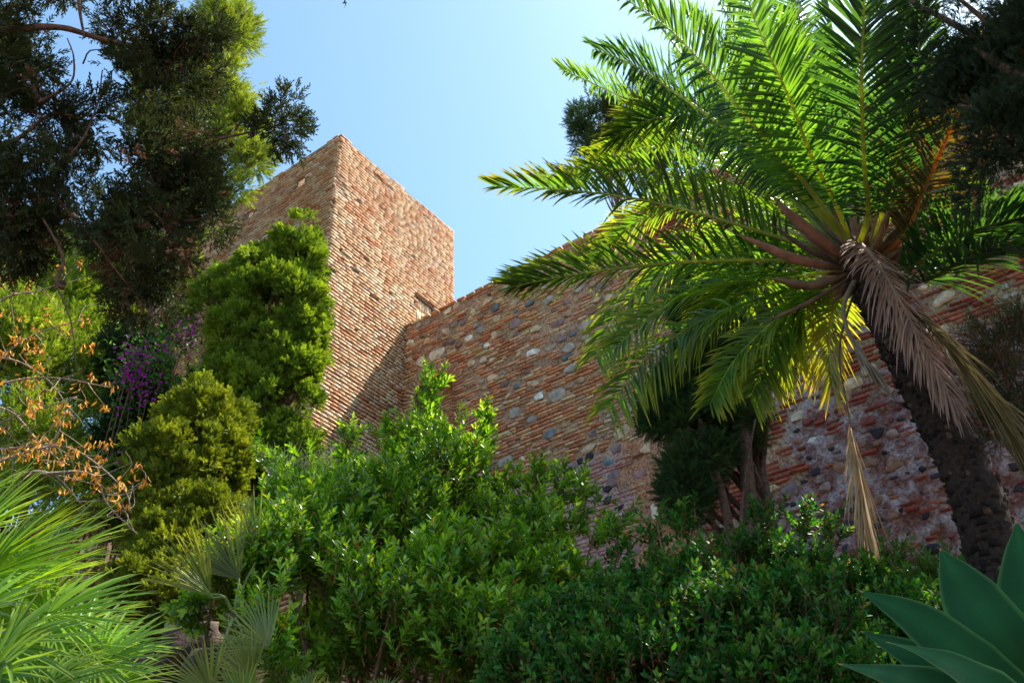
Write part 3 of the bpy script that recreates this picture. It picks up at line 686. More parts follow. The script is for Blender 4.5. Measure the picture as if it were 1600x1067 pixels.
# dead fronds
PDK = dict(mat=M_DRY, name="dead_frond")
frond([PC + np.array([-.02, -.1, .28]), P(1362, 400, 6.05), P(1400, 460, 6.0), P(1440, 535, 6.0), P(1490, 625, 6.05)], nl=130, ll=.38, w=.016, ca=(.34, .21, .17), cb=(.48, .33, .27), rcol=(.36, .25, .2), vee=-.1, sag=.5, clear=.04, a0=60, a1=20, mess=.13, up=np.array([.35, -.85, .3]), **PDK)
frond([PC, P(1440, 500, 6.1), P(1500, 570, 6.05), P(1560, 650, 6.0), P(1612, 760, 6.0)], nl=70, ll=.5, w=.018, ca=(.13, .10, .04), cb=(.22, .17, .08), rcol=(.12, .09, .04), sag=.8, a0=28, a1=8, mess=.14, **PDK)
frond([PC, P(1312, 540, 6.4), P(1325, 640, 6.3), P(1342, 730, 6.3), P(1356, 800, 6.3)], nl=44, ll=.46, w=.017, ca=(.36, .25, .13), cb=(.52, .38, .22), rcol=(.16, .1, .08), sag=.35, clear=.55, a0=22, a1=9, mess=.12, rr=.008, **PDK)
frond([PC, P(1318, 480, 6.2), P(1335, 540, 6.2), P(1372, 590, 6.2)], nl=30, ll=.3, w=.02, ca=(.26, .20, .15), cb=(.34, .27, .2), rcol=(.3, .22, .15), sag=.3, clear=.55, a0=10, a1=5, rr=.02, **PDK)
for a in range(4):
    frond([PC, P(1420 + a * 14, 330 - a * 10, 6.7), P(1440 + a * 20, 220 - a * 16, 6.8)], nl=34, ll=.32, w=.012, ca=(.28, .19, .12), cb=(.4, .28, .2), rcol=(.3, .2, .14), sag=.2, a0=30, ripped=.4, mess=.3, **PDK)
def blade_part(name, pts, w, col, mat, th=.01, cup=.3, twist=0.0, parent=None, prof=None, edge=None, nseg=22, nw=6, up=UZ, tipc=None):
    """solid lance-shaped blade with a channelled section"""
    c = spline(pts, nseg); T = unit(np.gradient(c, axis=0)); S_ = unit(np.cross(T, up)); Nn = np.cross(S_, T)
    t = np.linspace(0, 1, nseg); pr = np.interp(t, *prof) if prof is not None else np.interp(t, [0, .15, .45, .75, .93, 1], [.45, .55, 1, .75, .28, .01])
    x = np.linspace(-1, 1, nw + 1)
    if twist: a = twist * t[:, None]; S_, Nn = S_ * np.cos(a) + Nn * np.sin(a), Nn * np.cos(a) - S_ * np.sin(a)
    mid = c[:, None] + S_[:, None] * (x[None, :, None] * (pr * w)[:, None, None]) + Nn[:, None] * (cup * (x ** 2)[None, :, None] * (pr * w)[:, None, None])
    off = Nn[:, None] * (th * (1 - x ** 4)[None, :, None] * np.clip(pr * 1.4, .15, 1)[:, None, None])
    m = nw + 1; V1 = (mid + off * .2).reshape(-1, 3); V2 = (mid - off).reshape(-1, 3)
    i = np.arange(nseg - 1)[:, None] * m + np.arange(nw)[None]; q = np.stack([i, i + 1, i + m + 1, i + m], 2).reshape(-1, 4)
    o2 = nseg * m; ed = []
    for a in range(nseg - 1): ed += [[a * m, (a + 1) * m, o2 + (a + 1) * m, o2 + a * m], [a * m + nw, o2 + a * m + nw, o2 + (a + 1) * m + nw, (a + 1) * m + nw]]
    cc = np.tile(np.asarray(col, float), (nseg, m, 1)) * (.92 + .16 * vnoise(np.arange(nseg)[:, None] * .3, x[None] * 1.2, 3, int(w * 999) % 50))[..., None]
    if edge is not None:
        cc *= (1 + .35 * np.exp(-(x / .35) ** 2) * np.linspace(.3, 1, nseg)[:, None] + .10 * (vnoise(x[None] * 9, np.linspace(0, 3, nseg)[:, None], 2, 4) - .5) * 2)[..., None]
        cc[:, [0, -1]] = edge
    if tipc is not None: cc[-2:] = tipc
    mb = MB(); mb.add(np.vstack([V1, V2]), [np.vstack([q, q[:, ::-1] + o2, np.array(ed)])], np.vstack([cc.reshape(-1, 3)] * 2))
    return mb.build(name, mat, parent, smooth=True)
M_SPATHE = rough_mat("dry_spathe", rough=.75, nscale=12, namt=.3, bscale=25, bstr=.6, bdist=.01, stretch=(1, 1, 4))
for tip_, w, c in [((1210, 313, 5.9), .075, (.26, .12, .09)), ((1195, 345, 5.95), .04, (.09, .06, .05)), ((1150, 366, 6.1), .07, (.28, .13, .09)), ((1205, 435, 6.0), .055, (.20, .13, .09)),
                   ((1187, 507, 6.1), .04, (.22, .15, .11)), ((1262, 275, 6.2), .05, (.25, .13, .1)), ((1322, 262, 6.3), .05, (.24, .12, .09)), ((1372, 240, 6.4), .045, (.26, .14, .1)),
                   ((1455, 300, 6.3), .06, (.10, .06, .05)), ((1392, 320, 6.0), .045, (.24, .15, .09)), ((1300, 300, 6.0), .06, (.22, .11, .08)), ((1240, 330, 6.2), .05, (.24, .11, .08))]:
    e = P(*tip_); b = PC + unit(e - PC) * .05
    blade_part("spathe", [b, b + (e - b) * .5 - UZ * .06 + rng.normal(0, .025, 3), e], w * .85, c, M_SPATHE, cup=.8, th=.004, parent=palm, twist=rng.uniform(-1.2, 1.2))
# old leaf bases and fibre round the heart
hb = MB(); n = 240; d = rays_rand(n); d[:, 2] = abs(d[:, 2]) * 1.1 - .55; d = unit(d)
scatter(hb, *NARROW, PC + d * rng.uniform(.05, .12, (n, 1)), frames(unit(d + UZ * .4)), rng.uniform(.15, .34, n), colmix(n, (.10, .06, .04), (.3, .18, .11)))
hb.build("leaf_base", M_SPATHE, palm)
fs_ = MB()                                   # dry flower stalks
for a in range(70):
    b = P(1375 + rng.normal(0, 14), 300 + rng.normal(0, 26), 6.15); e = b + np.array([rng.normal(0, .08), rng.normal(0, .08), rng.uniform(-.22, -.05)])
    tube(fs_, spline([b, (b + e) / 2 + rng.normal(0, .03, 3), e], 5), .003, np.array([.42, .28, .14]), 3, cap=False)
tube(fs_, spline([PC, P(1372, 330, 6.2), P(1378, 275, 6.15)], 8), .012, np.array([.35, .25, .12]), 5)
fs_.build("flower_stalk", M_DRY, palm)

# ------------------------------------------------------------------ agave
AG = P(1660, 1150, 2.15); agb = np.array([AG[0], AG[1], tz(AG[0], AG[1])])
ag = thing("agave", agb, "smooth blue green agave rosette with pointed leaves in the lower right corner", "agave")
st = MB(); tube(st, spline([agb - UZ * .1, (agb + AG) / 2 + np.array([.03, 0, 0]), AG], 12), np.linspace(.07, .06, 12), np.array([.22, .18, .12]), 12, .08); st.build("stem", M_BARK, ag)
AC = (.012, .060, .016); AE = (.055, .12, .025); TC = (.35, .15, .05)
for pts, w, cup, upv in [
    ([(1640, 1110, 2.1), (1560, 1000, 2.05), (1505, 915, 2.1), (1468, 856, 2.15)], .105, .10, None),
    ([(1650, 1110, 2.2), (1618, 990, 2.25), (1600, 890, 2.3), (1588, 812, 2.35)], .105, .12, None),
    ([(1640, 1130, 2.0), (1530, 1045, 1.95), (1430, 965, 1.98), (1342, 922, 2.05)], .08, .1, None),
    ([(1650, 1150, 1.9), (1560, 1085, 1.8), (1470, 1030, 1.8), (1384, 1002, 1.85)], .068, .15, None),
    ([(1640, 1150, 2.1), (1530, 1085, 2.1), (1430, 1025, 2.12), (1344, 985, 2.2)], .07, .25, None),
    ([(1620, 1170, 1.9), (1520, 1110, 1.85), (1420, 1062, 1.85), (1308, 1036, 1.95)], .08, .12, None),
    ([(1700, 1120, 2.3), (1720, 980, 2.3), (1740, 860, 2.4)], .11, .3, None),
    ([(1720, 1180, 1.9), (1800, 1100, 1.8), (1880, 1060, 1.8)], .1, .3, None),
    ([(1650, 1130, 2.4), (1600, 1010, 2.6), (1640, 930, 2.8)], .1, .3, None)]:
    q = [AG] + [P(*a) for a in pts]
    ax = unit(q[-1] - q[0]); upv = unit(CAM + np.array([0, 0, .9]) - q[2]); upv = unit(upv - ax * (upv @ ax))
    blade_part("leaf", q, w * .66, AC, M_AGAVE, th=.006, cup=cup, parent=ag, up=upv, edge=AE, nseg=90, nw=12,
               prof=([0, .12, .3, .52, .7, .85, .95, 1], [.5, .5, .72, 1, .82, .45, .13, .008]), tipc=TC)

# ------------------------------------------------------------------ fan palms
def fan(hub, axis, nrm, R, parent, n=34, span=150, ca=(.07, .19, .03), cb=(.12, .28, .04), cone=.25, mat=None, w=None, tip=None, sag=.15, pet=None, fuse=.42):
    """palmate leaf: folded segments radiating from the hub, joined near it and free towards the tips"""
    axis = unit(axis); nrm = unit(nrm - axis * (nrm @ axis)); side = np.cross(nrm, axis)
    a = np.radians(np.linspace(-span, span, n)) * rng.uniform(.985, 1.015, n) + rng.normal(0, .006, n)
    d = unit(axis * np.cos(a)[:, None] + side * np.sin(a)[:, None] + nrm * (cone + rng.normal(0, .05, n))[:, None])
    L = R * (.78 + .22 * np.cos(a * .6)) * rng.uniform(.88, 1.05, n)
    da = np.radians(2 * span / n); sd = unit(np.cross(nrm, d)); nn = np.cross(d, sd)
    st = np.array([.0, .1, .25, fuse, .7, .9, 1.0]); full = 2 * np.sin(da / 2) * R * st
    mx = 2 * np.sin(da / 2) * R * fuse
    ww = np.where(st <= fuse, full * 1.0 + .0015, mx * np.interp(st, [fuse, .7, .9, 1], [1, .78, .38, .03]))
    rows = []; sg = sag * rng.uniform(.4, 1.8, n)
    for s_, w_ in zip(st, ww):
        cen = hub + d * (s_ * L)[:, None] - UZ * (s_ ** 2.4 * sg * L)[:, None]
        rows += [cen - sd * w_ * .5 + nn * w_ * .16, cen - nn * w_ * .1, cen + sd * w_ * .5 + nn * w_ * .16]
    V_ = np.stack(rows, 1); k = V_.shape[1]
    f = np.array([[i * 3 + b, i * 3 + b + 1, (i + 1) * 3 + b + 1, (i + 1) * 3 + b] for i in range(len(st) - 1) for b in range(2)])
    col = colmix(n, ca, cb, jit=.15)[:, None].repeat(k, 1)
    if tip is not None:
        wt = np.array([0, 0, 0, 0, .1, .4, .9]).repeat(3)[None, :, None] * rng.uniform(.3, 1, (n, 1, 1)); col = col * (1 - wt) + np.asarray(tip) * wt
    mb = MB(); mb.add(V_.reshape(-1, 3), (np.arange(n)[:, None, None] * k + f[None]).reshape(-1, 4), col.reshape(-1, 3))
    o = mb.build("fan_leaf", mat or M_FAN, parent)
    if pet is not None:
        pm = MB(); tube(pm, spline([pet, (pet + hub) / 2 + UZ * .05, hub + axis * .01], 12), np.linspace(.010, .006, 12), np.array([.22, .30, .08]), 6)
        q = pm.build("petiole", M_RACHIS, parent, smooth=True); q.parent = o; q.matrix_parent_inverse = Matrix.Identity(4)
    return o
def fan_px(h, t, D0, D1, nrm, parent, **kw):
    a = P(h[0], h[1], D0); b = P(t[0], t[1], D1); return fan(a, b - a, np.asarray(nrm, float), np.linalg.norm(b - a), parent, **kw)
FB = P(-40, 1150, 2.9); fb0 = np.array([FB[0], FB[1], tz(FB[0], FB[1])])
fp = thing("fan_palm", fb0, "bright green sunlit fan palm with spiky palmate leaves in the lower left corner", "fan palm")
ftk = MB(); tube(ftk, spline([fb0 - UZ * .1, (fb0 + FB) / 2, FB], 14), np.linspace(.11, .09, 14), np.array([.16, .10, .06]), 14, .12)
n = 160; ii = rng.integers(0, 14, n); pp = spline([fb0, (fb0 + FB) / 2, FB], 14)[ii]; d = rays_rand(n); d[:, 2] = .5; d = unit(d)
scatter(ftk, *NARROW, pp + d * .08, frames(d), rng.uniform(.08, .2, n), colmix(n, (.14, .08, .05), (.32, .2, .12)))
ftk.build("trunk", M_BARK, fp)
FG = dict(ca=(.08, .19, .015), cb=(.20, .36, .03), tip=(.32, .30, .06), pet=FB)
for h, t, D0, D1, nrm, kw in [
    ((72, 962), (252, 905), 2.9, 2.85, (-.3, -.85, .45), dict(span=120, n=38, cone=.1)),
    ((150, 1040), (292, 990), 2.75, 2.75, (-.2, -.85, .45), dict(span=125, n=36)),
    ((-30, 905), (190, 835), 3.1, 3.05, (-.35, -.85, .4), dict(span=95, n=38)),
    ((-60, 850), (90, 735), 3.2, 3.2, (-.4, -.8, .45), dict(span=100, n=38)),
    ((128, 1022), (210, 960), 2.95, 3.15, (.1, -1, .2), dict(span=160, n=40, cone=.3)),
    ((5, 1010), (130, 1060), 2.7, 2.6, (-.1, -.8, .6), dict(span=120, n=34)),
    ((-40, 960), (60, 900), 2.8, 2.9, (-.1, -.8, .6), dict(span=150, n=34, cone=.3)),
    ((60, 1080), (200, 1075), 2.6, 2.55, (-.1, -.8, .6), dict(span=130, n=34)),
    ((-20, 1060), (20, 950), 2.65, 2.7, (0, -1, .3), dict(span=150, n=34)),
    ((-60, 800), (40, 745), 3.4, 3.5, (-.3, -.6, .7), dict(span=110, n=34)),
    ((40, 900), (140, 800), 3.3, 3.5, (-.3, -.7, .6), dict(span=110, n=34, cone=.15)),
    ((20, 975), (110, 870), 3.3, 3.4, (-.2, -.8, .5), dict(span=130, n=34)),
    ((90, 1060), (180, 985), 3.1, 3.2, (-.2, -.9, .4), dict(span=140, n=34)),
    ((-50, 1000), (70, 1010), 3.0, 3.0, (-.2, -.8, .5), dict(span=140, n=34)),
    ((-70, 930), (150, 800), 3.35, 3.5, (-.5, -.75, .45), dict(span=75, n=38)), ((-20, 940), (175, 880), 3.0, 3.1, (-.35, -.75, .55), dict(span=80, n=38)),
    ((-80, 860), (70, 790), 3.1, 3.2, (-.4, -.8, .4), dict(span=90, n=38)), ((60, 1010), (230, 1000), 2.85, 2.9, (-.2, -.8, .55), dict(span=80, n=38)),
    ((100, 985), (225, 940), 3.2, 3.3, (-.3, -.85, .4), dict(span=90, n=38)), ((30, 1075), (140, 1010), 2.75, 2.9, (-.2, -.9, .4), dict(span=120, n=38)),
    ((170, 1075), (280, 1040), 2.9, 2.95, (-.2, -.8, .5), dict(span=90, n=34)), ((-60, 900), (20, 820), 3.5, 3.6, (-.2, -.9, .3), dict(span=150, n=38))]:
    fan_px(h, t, D0, D1, nrm, fp, **{**FG, **kw})
# young fan palms
def small_fan(name, label, base, leaves, **kw):
    b = P(*base); b0 = np.array([b[0], b[1], tz(b[0], b[1])])
    t = thing(name, b0, label, "fan palm", "young fan palms")
    s = MB(); tube(s, spline([b0 - UZ * .1, (b0 + b) / 2 + rng.normal(0, .04, 3), b], 10), np.linspace(.06, .05, 10), np.array([.16, .11, .07]), 10, .12); s.build("trunk", M_BARK, t)
    for h, tp_, D0, D1, nrm, k2 in leaves: fan_px(h, tp_, D0, D1, nrm, t, pet=b, **{**kw, **k2})
small_fan("fan_palm", "young fan palm with olive yellow leaves between the round juniper and the laurel bush", (365, 960, 5.6), [
    ((375, 905), (315, 805), 5.6, 5.7, (-.6, -.6, .5), dict(span=38, n=22)), ((330, 930), (262, 830), 5.5, 5.5, (-.6, -.6, .5), dict(span=36, n=20)),
    ((335, 935), (270, 890), 5.45, 5.4, (-.4, -.6, .7), dict(span=30, n=18)), ((400, 880), (368, 775), 5.7, 5.8, (-.6, -.7, .4), dict(span=35, n=20)),
    ((395, 1060), (340, 990), 5.2, 5.2, (-.6, -.6, .5), dict(span=60, n=26)), ((330, 1080), (270, 1010), 5.1, 5.1, (-.6, -.6, .5), dict(span=60, n=26)),
    ((420, 1010), (350, 950), 5.3, 5.3, (-.5, -.7, .5), dict(span=60, n=26))],
    ca=(.10, .15, .06), cb=(.22, .26, .08), tip=(.35, .34, .12), cone=.1, sag=.05)
small_fan("fan_palm", "young fan palm with grey green leaves behind the laurel bush at the tower foot", (485, 830, 8.6), [
    ((440, 770), (455, 690), 8.5, 8.6, (.3, -.8, .3), dict(span=40, n=24)), ((515, 765), (512, 690), 8.6, 8.7, (.2, -.9, .3), dict(span=36, n=24)),
    ((465, 790), (480, 700), 8.7, 8.8, (.1, -.9, .3), dict(span=38, n=28)), ((560, 760), (590, 700), 8.7, 8.8, (.1, -.9, .3), dict(span=45, n=24))],
    ca=(.10, .15, .09), cb=(.17, .22, .13), tip=(.25, .27, .16), cone=.1, sag=.04)
small_fan("fan_palm", "small fan palm with yellowish leaf tips along the bottom edge under the laurel bush", (560, 1150, 4.2), [
    ((480, 1090), (480, 1040), 4.1, 4.1, (0, -.8, .5), dict(span=60, n=22)), ((600, 1090), (620, 1048), 4.1, 4.1, (0, -.8, .5), dict(span=70, n=24)),
    ((380, 1100), (350, 1030), 4.3, 4.3, (-.3, -.8, .5), dict(span=60, n=22)), ((500, 1130), (440, 1070), 4.0, 4.0, (-.3, -.8, .5), dict(span=60, n=22))],
    ca=(.09, .17, .04), cb=(.17, .25, .05), tip=(.4, .32, .1), cone=.1)

# ------------------------------------------------------------------ leafy shrubs
def shrub(name, label, cat, blobs, ntw, leaf, size, ln, nl, ca, cb, mat, stems, tipcol=None, up=.8, lo=.45, extra=(), group=None, spread=55, twc=(.25, .13, .07), bark=(.20, .11, .07), shrink=.84):
    c = np.array(blobs)[:, :3].mean(0); b = np.array([c[0], c[1], 0.]); b[2] = tz(b[0], b[1])
    t = thing(name, b, label, cat, group)
    cr = MB(); wd = MB(); blobs = [[*q[:3], *(np.array(q[3:]) * shrink)] for q in blobs]
    p, d, _ = blobs_pts(blobs, ntw, lo, .3)
    dd = unit(d * .55 + UZ * up + rng.normal(0, .35, p.shape))
    ok = (p[:, 2] > tz(p[:, 0], p[:, 1]) + .05) & (vnoise(p[:, 0] * 2.2 + p[:, 1] * 1.1, p[:, 2] * 2.2 - p[:, 1], 2, 33) > .365); p, dd = p[ok], dd[ok]
    for e in extra:                              # long shoots that stand out of the outline
        a_, b_, m_ = P(*e[0]), P(*e[1]), e[2]; q = a_ + (b_ - a_) * rng.random((m_, 1)) + rng.normal(0, .035, (m_, 3))
        p = np.vstack([p, q]); dd = np.vstack([dd, unit((b_ - a_) + rng.normal(0, .35, (m_, 3)) * np.linalg.norm(b_ - a_))])
        tube(wd, spline([a_ - UZ * .4, a_, b_], 8), np.linspace(.012, .004, 8), np.asarray(bark), 5, cap=False)
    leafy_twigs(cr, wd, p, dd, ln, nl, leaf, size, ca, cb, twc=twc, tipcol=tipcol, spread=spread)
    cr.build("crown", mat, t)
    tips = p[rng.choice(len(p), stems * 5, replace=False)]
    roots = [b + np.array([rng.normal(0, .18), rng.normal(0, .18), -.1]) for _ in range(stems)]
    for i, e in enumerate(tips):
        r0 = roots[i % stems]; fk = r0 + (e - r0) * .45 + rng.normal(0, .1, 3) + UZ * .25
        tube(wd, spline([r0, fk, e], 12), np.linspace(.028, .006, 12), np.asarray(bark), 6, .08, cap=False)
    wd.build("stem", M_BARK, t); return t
LB_ = [PB(690, 790, 6.9, 105, 125), PB(600, 850, 6.6, 120, 120), PB(500, 880, 6.3, 110, 130), PB(450, 900, 6.0, 85, 85), PB(660, 725, 7.1, 55, 50), PB(735, 770, 7.0, 50, 60),
       PB(560, 800, 6.7, 60, 55), PB(460, 815, 6.5, 60, 55), PB(380, 920, 5.9, 60, 55), PB(600, 980, 5.8, 180, 110), PB(440, 1010, 5.6, 75, 85), PB(720, 940, 6.0, 100, 120), PB(760, 1030, 5.6, 110, 80),
       PB(830, 855, 6.6, 55, 65), PB(800, 920, 6.2, 85, 75), PB(885, 940, 6.4, 50, 45), PB(465, 960, 6.8, 60, 75), PB(480, 1040, 6.6, 60, 50)]
shrub("laurel_bush", "large glossy sunlit laurel bush in the centre with shoots reaching up before the arch", "bush", LB_, 4600, LEAF, .062, .21, 19, (.018, .085, .012), (.20, .46, .035), M_LAUREL, 7, lo=.3,
      tipcol=(.28, .46, .06), up=1.0, twc=(.30, .17, .08),
      extra=[((670, 690, 7.1), (678, 600, 7.2), 34), ((755, 720, 7.0), (762, 645, 7.1), 26), ((770, 780, 6.9), (800, 750, 7.0), 16), ((480, 790, 6.5), (430, 715, 6.6), 20), ((560, 760, 6.7), (545, 690, 6.8), 22),
             ((620, 730, 6.9), (605, 675, 7.0), 18), ((500, 800, 6.5), (480, 725, 6.6), 18), ((835, 780, 6.7), (845, 745, 6.8), 20), ((895, 840, 6.6), (925, 760, 6.8), 22), ((920, 860, 6.5), (965, 815, 6.6), 22),
             ((330, 940, 5.8), (300, 955, 5.7), 18), ((870, 800, 6.7), (885, 750, 6.8), 14)])
HB = [PB(1100, 945, 5.6, 130, 70), PB(1240, 935, 5.9, 110, 65), PB(980, 980, 5.4, 100, 75), PB(1330, 960, 6.0, 110, 55), PB(1420, 985, 6.1, 80, 50), PB(900, 1020, 5.0, 100, 80), PB(1060, 1020, 4.8, 150, 90),
      PB(1250, 1010, 4.9, 150, 100), PB(1400, 1020, 5.3, 120, 80), PB(1490, 990, 6.0, 50, 45), PB(1180, 890, 6.1, 70, 36), PB(1000, 1080, 4.5, 180, 60), PB(1250, 1090, 4.5, 160, 60), PB(1480, 1040, 5.2, 90, 70), PB(830, 1070, 4.7, 70, 60)]
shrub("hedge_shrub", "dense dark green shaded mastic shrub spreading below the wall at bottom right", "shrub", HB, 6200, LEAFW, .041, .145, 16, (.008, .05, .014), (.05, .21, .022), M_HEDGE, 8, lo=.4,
      tipcol=(.11, .22, .03), up=.8, spread=62, twc=(.22, .10, .06),
      extra=[((1180, 850, 6.1), (1195, 805, 6.1), 16), ((1075, 850, 5.8), (1070, 820, 5.8), 16), ((1020, 870, 5.6), (1015, 830, 5.6), 12), ((1250, 850, 6.0), (1255, 815, 6.0), 16), ((1290, 870, 6.0), (1300, 830, 6.0), 12), ((960, 890, 5.5), (975, 850, 5.5), 10)])
o = None

# ------------------------------------------------------------------ conifers
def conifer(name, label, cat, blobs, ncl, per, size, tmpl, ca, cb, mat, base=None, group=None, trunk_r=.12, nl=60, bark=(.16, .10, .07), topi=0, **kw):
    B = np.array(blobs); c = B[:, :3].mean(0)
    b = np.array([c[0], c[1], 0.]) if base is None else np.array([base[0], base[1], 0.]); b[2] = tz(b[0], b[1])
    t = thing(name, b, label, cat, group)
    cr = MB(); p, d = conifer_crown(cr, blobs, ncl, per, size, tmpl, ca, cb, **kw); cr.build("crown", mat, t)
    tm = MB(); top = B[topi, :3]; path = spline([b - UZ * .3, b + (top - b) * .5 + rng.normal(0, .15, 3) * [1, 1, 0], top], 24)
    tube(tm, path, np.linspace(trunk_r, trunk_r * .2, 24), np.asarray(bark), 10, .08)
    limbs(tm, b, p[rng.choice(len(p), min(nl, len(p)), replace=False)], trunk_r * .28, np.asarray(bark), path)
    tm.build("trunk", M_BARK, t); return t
# bright juniper before the tower
JB_ = [PB(462, 372, 10, 28, 38), PB(474, 425, 10, 30, 40), PB(408, 415, 10.1, 38, 26), PB(365, 450, 10.2, 34, 28), PB(440, 480, 9.9, 62, 60), PB(380, 520, 10, 55, 60), PB(470, 530, 9.8, 40, 60), PB(340, 480, 10.2, 36, 36),
       PB(430, 580, 9.8, 68, 60), PB(410, 650, 9.8, 66, 60), PB(455, 640, 9.7, 38, 50), PB(420, 710, 9.7, 58, 45), PB(370, 600, 9.9, 45, 50), PB(400, 790, 9.6, 60, 70)]
conifer("juniper_tree", "tall bright green juniper with lumpy foliage in front of the tower's left face", "tree", JB_, 1700, 24, .10, SPRF, (.05, .12, .02), (.26, .38, .04), M_SCALE, topi=0, clr=.13, lo=.5, noise=.7)
# round yellow green juniper below
RB_ = [PB(320, 660, 8.6, 58, 55), PB(290, 730, 8.4, 70, 60), PB(340, 740, 8.5, 50, 60), PB(255, 770, 8.3, 45, 50), PB(300, 820, 8.2, 70, 50), PB(260, 860, 8.0, 60, 50), PB(330, 880, 8.2, 50, 50), PB(255, 930, 7.8, 60, 60), PB(330, 950, 8, 50, 50)]
conifer("juniper_tree", "lower yellowish green juniper to the left below the tall bright one", "tree", RB_, 1100, 24, .095, SPRF, (.06, .12, .018), (.27, .32, .035), M_SCALE, clr=.105, lo=.45, noise=.7)
# dark shaded evergreen between
DB_ = [PB(240, 640, 11, 55, 60), PB(215, 720, 11, 55, 60), PB(280, 600, 11.2, 40, 40), PB(235, 800, 10.8, 45, 55), PB(210, 560, 11.5, 40, 40)]
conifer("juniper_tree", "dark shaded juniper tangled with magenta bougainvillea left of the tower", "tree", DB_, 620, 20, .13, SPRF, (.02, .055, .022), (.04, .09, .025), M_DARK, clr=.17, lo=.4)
# sunlit background cypresses at left
BG1 = [PB(60, 480, 13, 90, 60), PB(130, 560, 12.5, 80, 60), PB(60, 600, 12, 80, 70), PB(150, 650, 12, 60, 50), PB(60, 700, 11.5, 90, 60), PB(40, 400, 14, 60, 50), PB(160, 470, 13.5, 60, 60), PB(90, 770, 10.5, 80, 40), PB(20, 540, 12, 60, 60), PB(175, 610, 12, 35, 35)]
conifer("cypress_tree", "feathery yellow green sunlit cypress behind the orange leaved branches at left", "tree", BG1, 1100, 22, .2, PLUME, (.10, .19, .03), (.32, .42, .06), M_SCALE, group=None, clr=.3, lo=.35, noise=.5)
BG2 = [PB(350, 60, 13, 45, 70), PB(330, 160, 13, 60, 60), PB(365, 215, 12.8, 44, 48), PB(300, 250, 13, 60, 60), PB(395, 250, 12.5, 24, 18), PB(310, 320, 12.8, 40, 45), PB(280, 150, 13.5, 60, 80), PB(375, 295, 12.6, 16, 12), PB(240, 370, 13, 60, 60), PB(345, -20, 13.5, 35, 40)]
conifer("pine_tree", "tall airy yellow green pine rising behind the dark overhanging cypress", "tree", BG2, 1100, 20, .2, PLUME, (.11, .19, .04), (.32, .40, .07), M_SCALE, clr=.26, lo=.3, noise=.5)
BG3 = [PB(120, 440, 17, 80, 70), PB(200, 500, 17, 70, 60), PB(40, 480, 18, 70, 60), PB(180, 400, 17, 60, 60), PB(260, 450, 16.5, 50, 80)]
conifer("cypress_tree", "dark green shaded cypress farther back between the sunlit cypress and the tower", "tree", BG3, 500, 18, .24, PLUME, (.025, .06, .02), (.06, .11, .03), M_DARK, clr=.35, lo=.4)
# dark conifer by the wall
WC = [PB(1070, 620, 9.2, 60, 45), PB(1110, 580, 9.3, 60, 60), PB(1040, 650, 9.1, 38, 30), PB(1100, 670, 9.1, 60, 50), PB(1090, 720, 9.0, 45, 45), PB(1150, 540, 9.5, 60, 70), PB(1140, 640, 9.2, 45, 60), PB(1070, 770, 8.9, 30, 40), PB(1180, 480, 9.6, 60, 60), PB(1110, 480, 9.7, 60, 60)]
wt_ = conifer("cypress_tree", "dark grey green cypress with bare brown stems standing against the wall under the palm", "tree", WC, 1500, 22, .12, PLUME, (.03, .075, .04), (.09, .18, .075), M_DARK, base=P(1165, 900, 9.0), clr=.17, lo=.35, topi=5, trunk_r=.16, bark=(.15, .10, .09))
tw_ = MB()
for q, r in [([(1180, 960, 9), (1172, 800, 9), (1160, 660, 9.1), (1150, 560, 9.3)], .10), ([(1165, 960, 9), (1130, 780, 8.9), (1105, 700, 8.9), (1090, 640, 9)], .055), ([(1150, 960, 9), (1110, 800, 9), (1080, 730, 9)], .03), ([(1175, 960, 8.8), (1158, 840, 8.8), (1165, 740, 8.8), (1180, 655, 8.9)], .022)]:
    c = spline([P(*a) for a in q], 20); tube(tw_, c, np.linspace(r, r * .5, 20), np.array([.17, .11, .10]), 10, .1)
tw_.build("branch", M_BARK, wt_)
# tree behind the wall
TB = [PB(935, 190, 27, 45, 38), PB(910, 215, 27, 20, 18), PB(960, 230, 27, 50, 40), PB(1010, 180, 27, 60, 60), PB(1080, 250, 27, 80, 70)]
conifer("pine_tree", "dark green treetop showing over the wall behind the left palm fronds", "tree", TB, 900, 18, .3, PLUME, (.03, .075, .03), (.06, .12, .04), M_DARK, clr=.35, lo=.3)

# ------------------------------------------------------------------ overhanging cypress, top left
oc_b = np.array([-4.6, 3.4, 0.]); oc_b[2] = tz(oc_b[0], oc_b[1])
oc = thing("cypress_tree", oc_b, "dark cypress overhanging the top left corner, brown branches and round cones against the sky", "tree")
OB = [PB(60, 60, 4.4, 110, 90), PB(170, 140, 4.3, 110, 90), PB(60, 210, 4.5, 110, 100), PB(180, 260, 4.2, 110, 90), PB(90, 330, 4.4, 100, 60), PB(220, 370, 4.2, 80, 80), PB(250, 60, 4.2, 80, 60), PB(230, 450, 4.3, 50, 55),
      PB(295, 220, 4.1, 45, 55), PB(270, 130, 4.2, 60, 50), PB(20, 380, 4.5, 60, 40), PB(300, 300, 4.2, 50, 50), PB(325, 50, 4.0, 24, 34), PB(440, 190, 3.95, 36, 32), PB(400, 215, 4.0, 28, 22), PB(325, 345, 4.2, 30, 28),
      PB(-60, 100, 4.4, 90, 120), PB(-60, 300, 4.4, 80, 100), PB(100, -50, 4.1, 180, 60)]
cr = MB()
p1, d1 = conifer_crown(cr, OB, 860, 22, .085, SPR, (.024, .038, .02), (.065, .085, .035), clr=.105, up=.1, lo=.15, noise=.4, droop=.1)
cr.build("crown", M_DARK, oc)
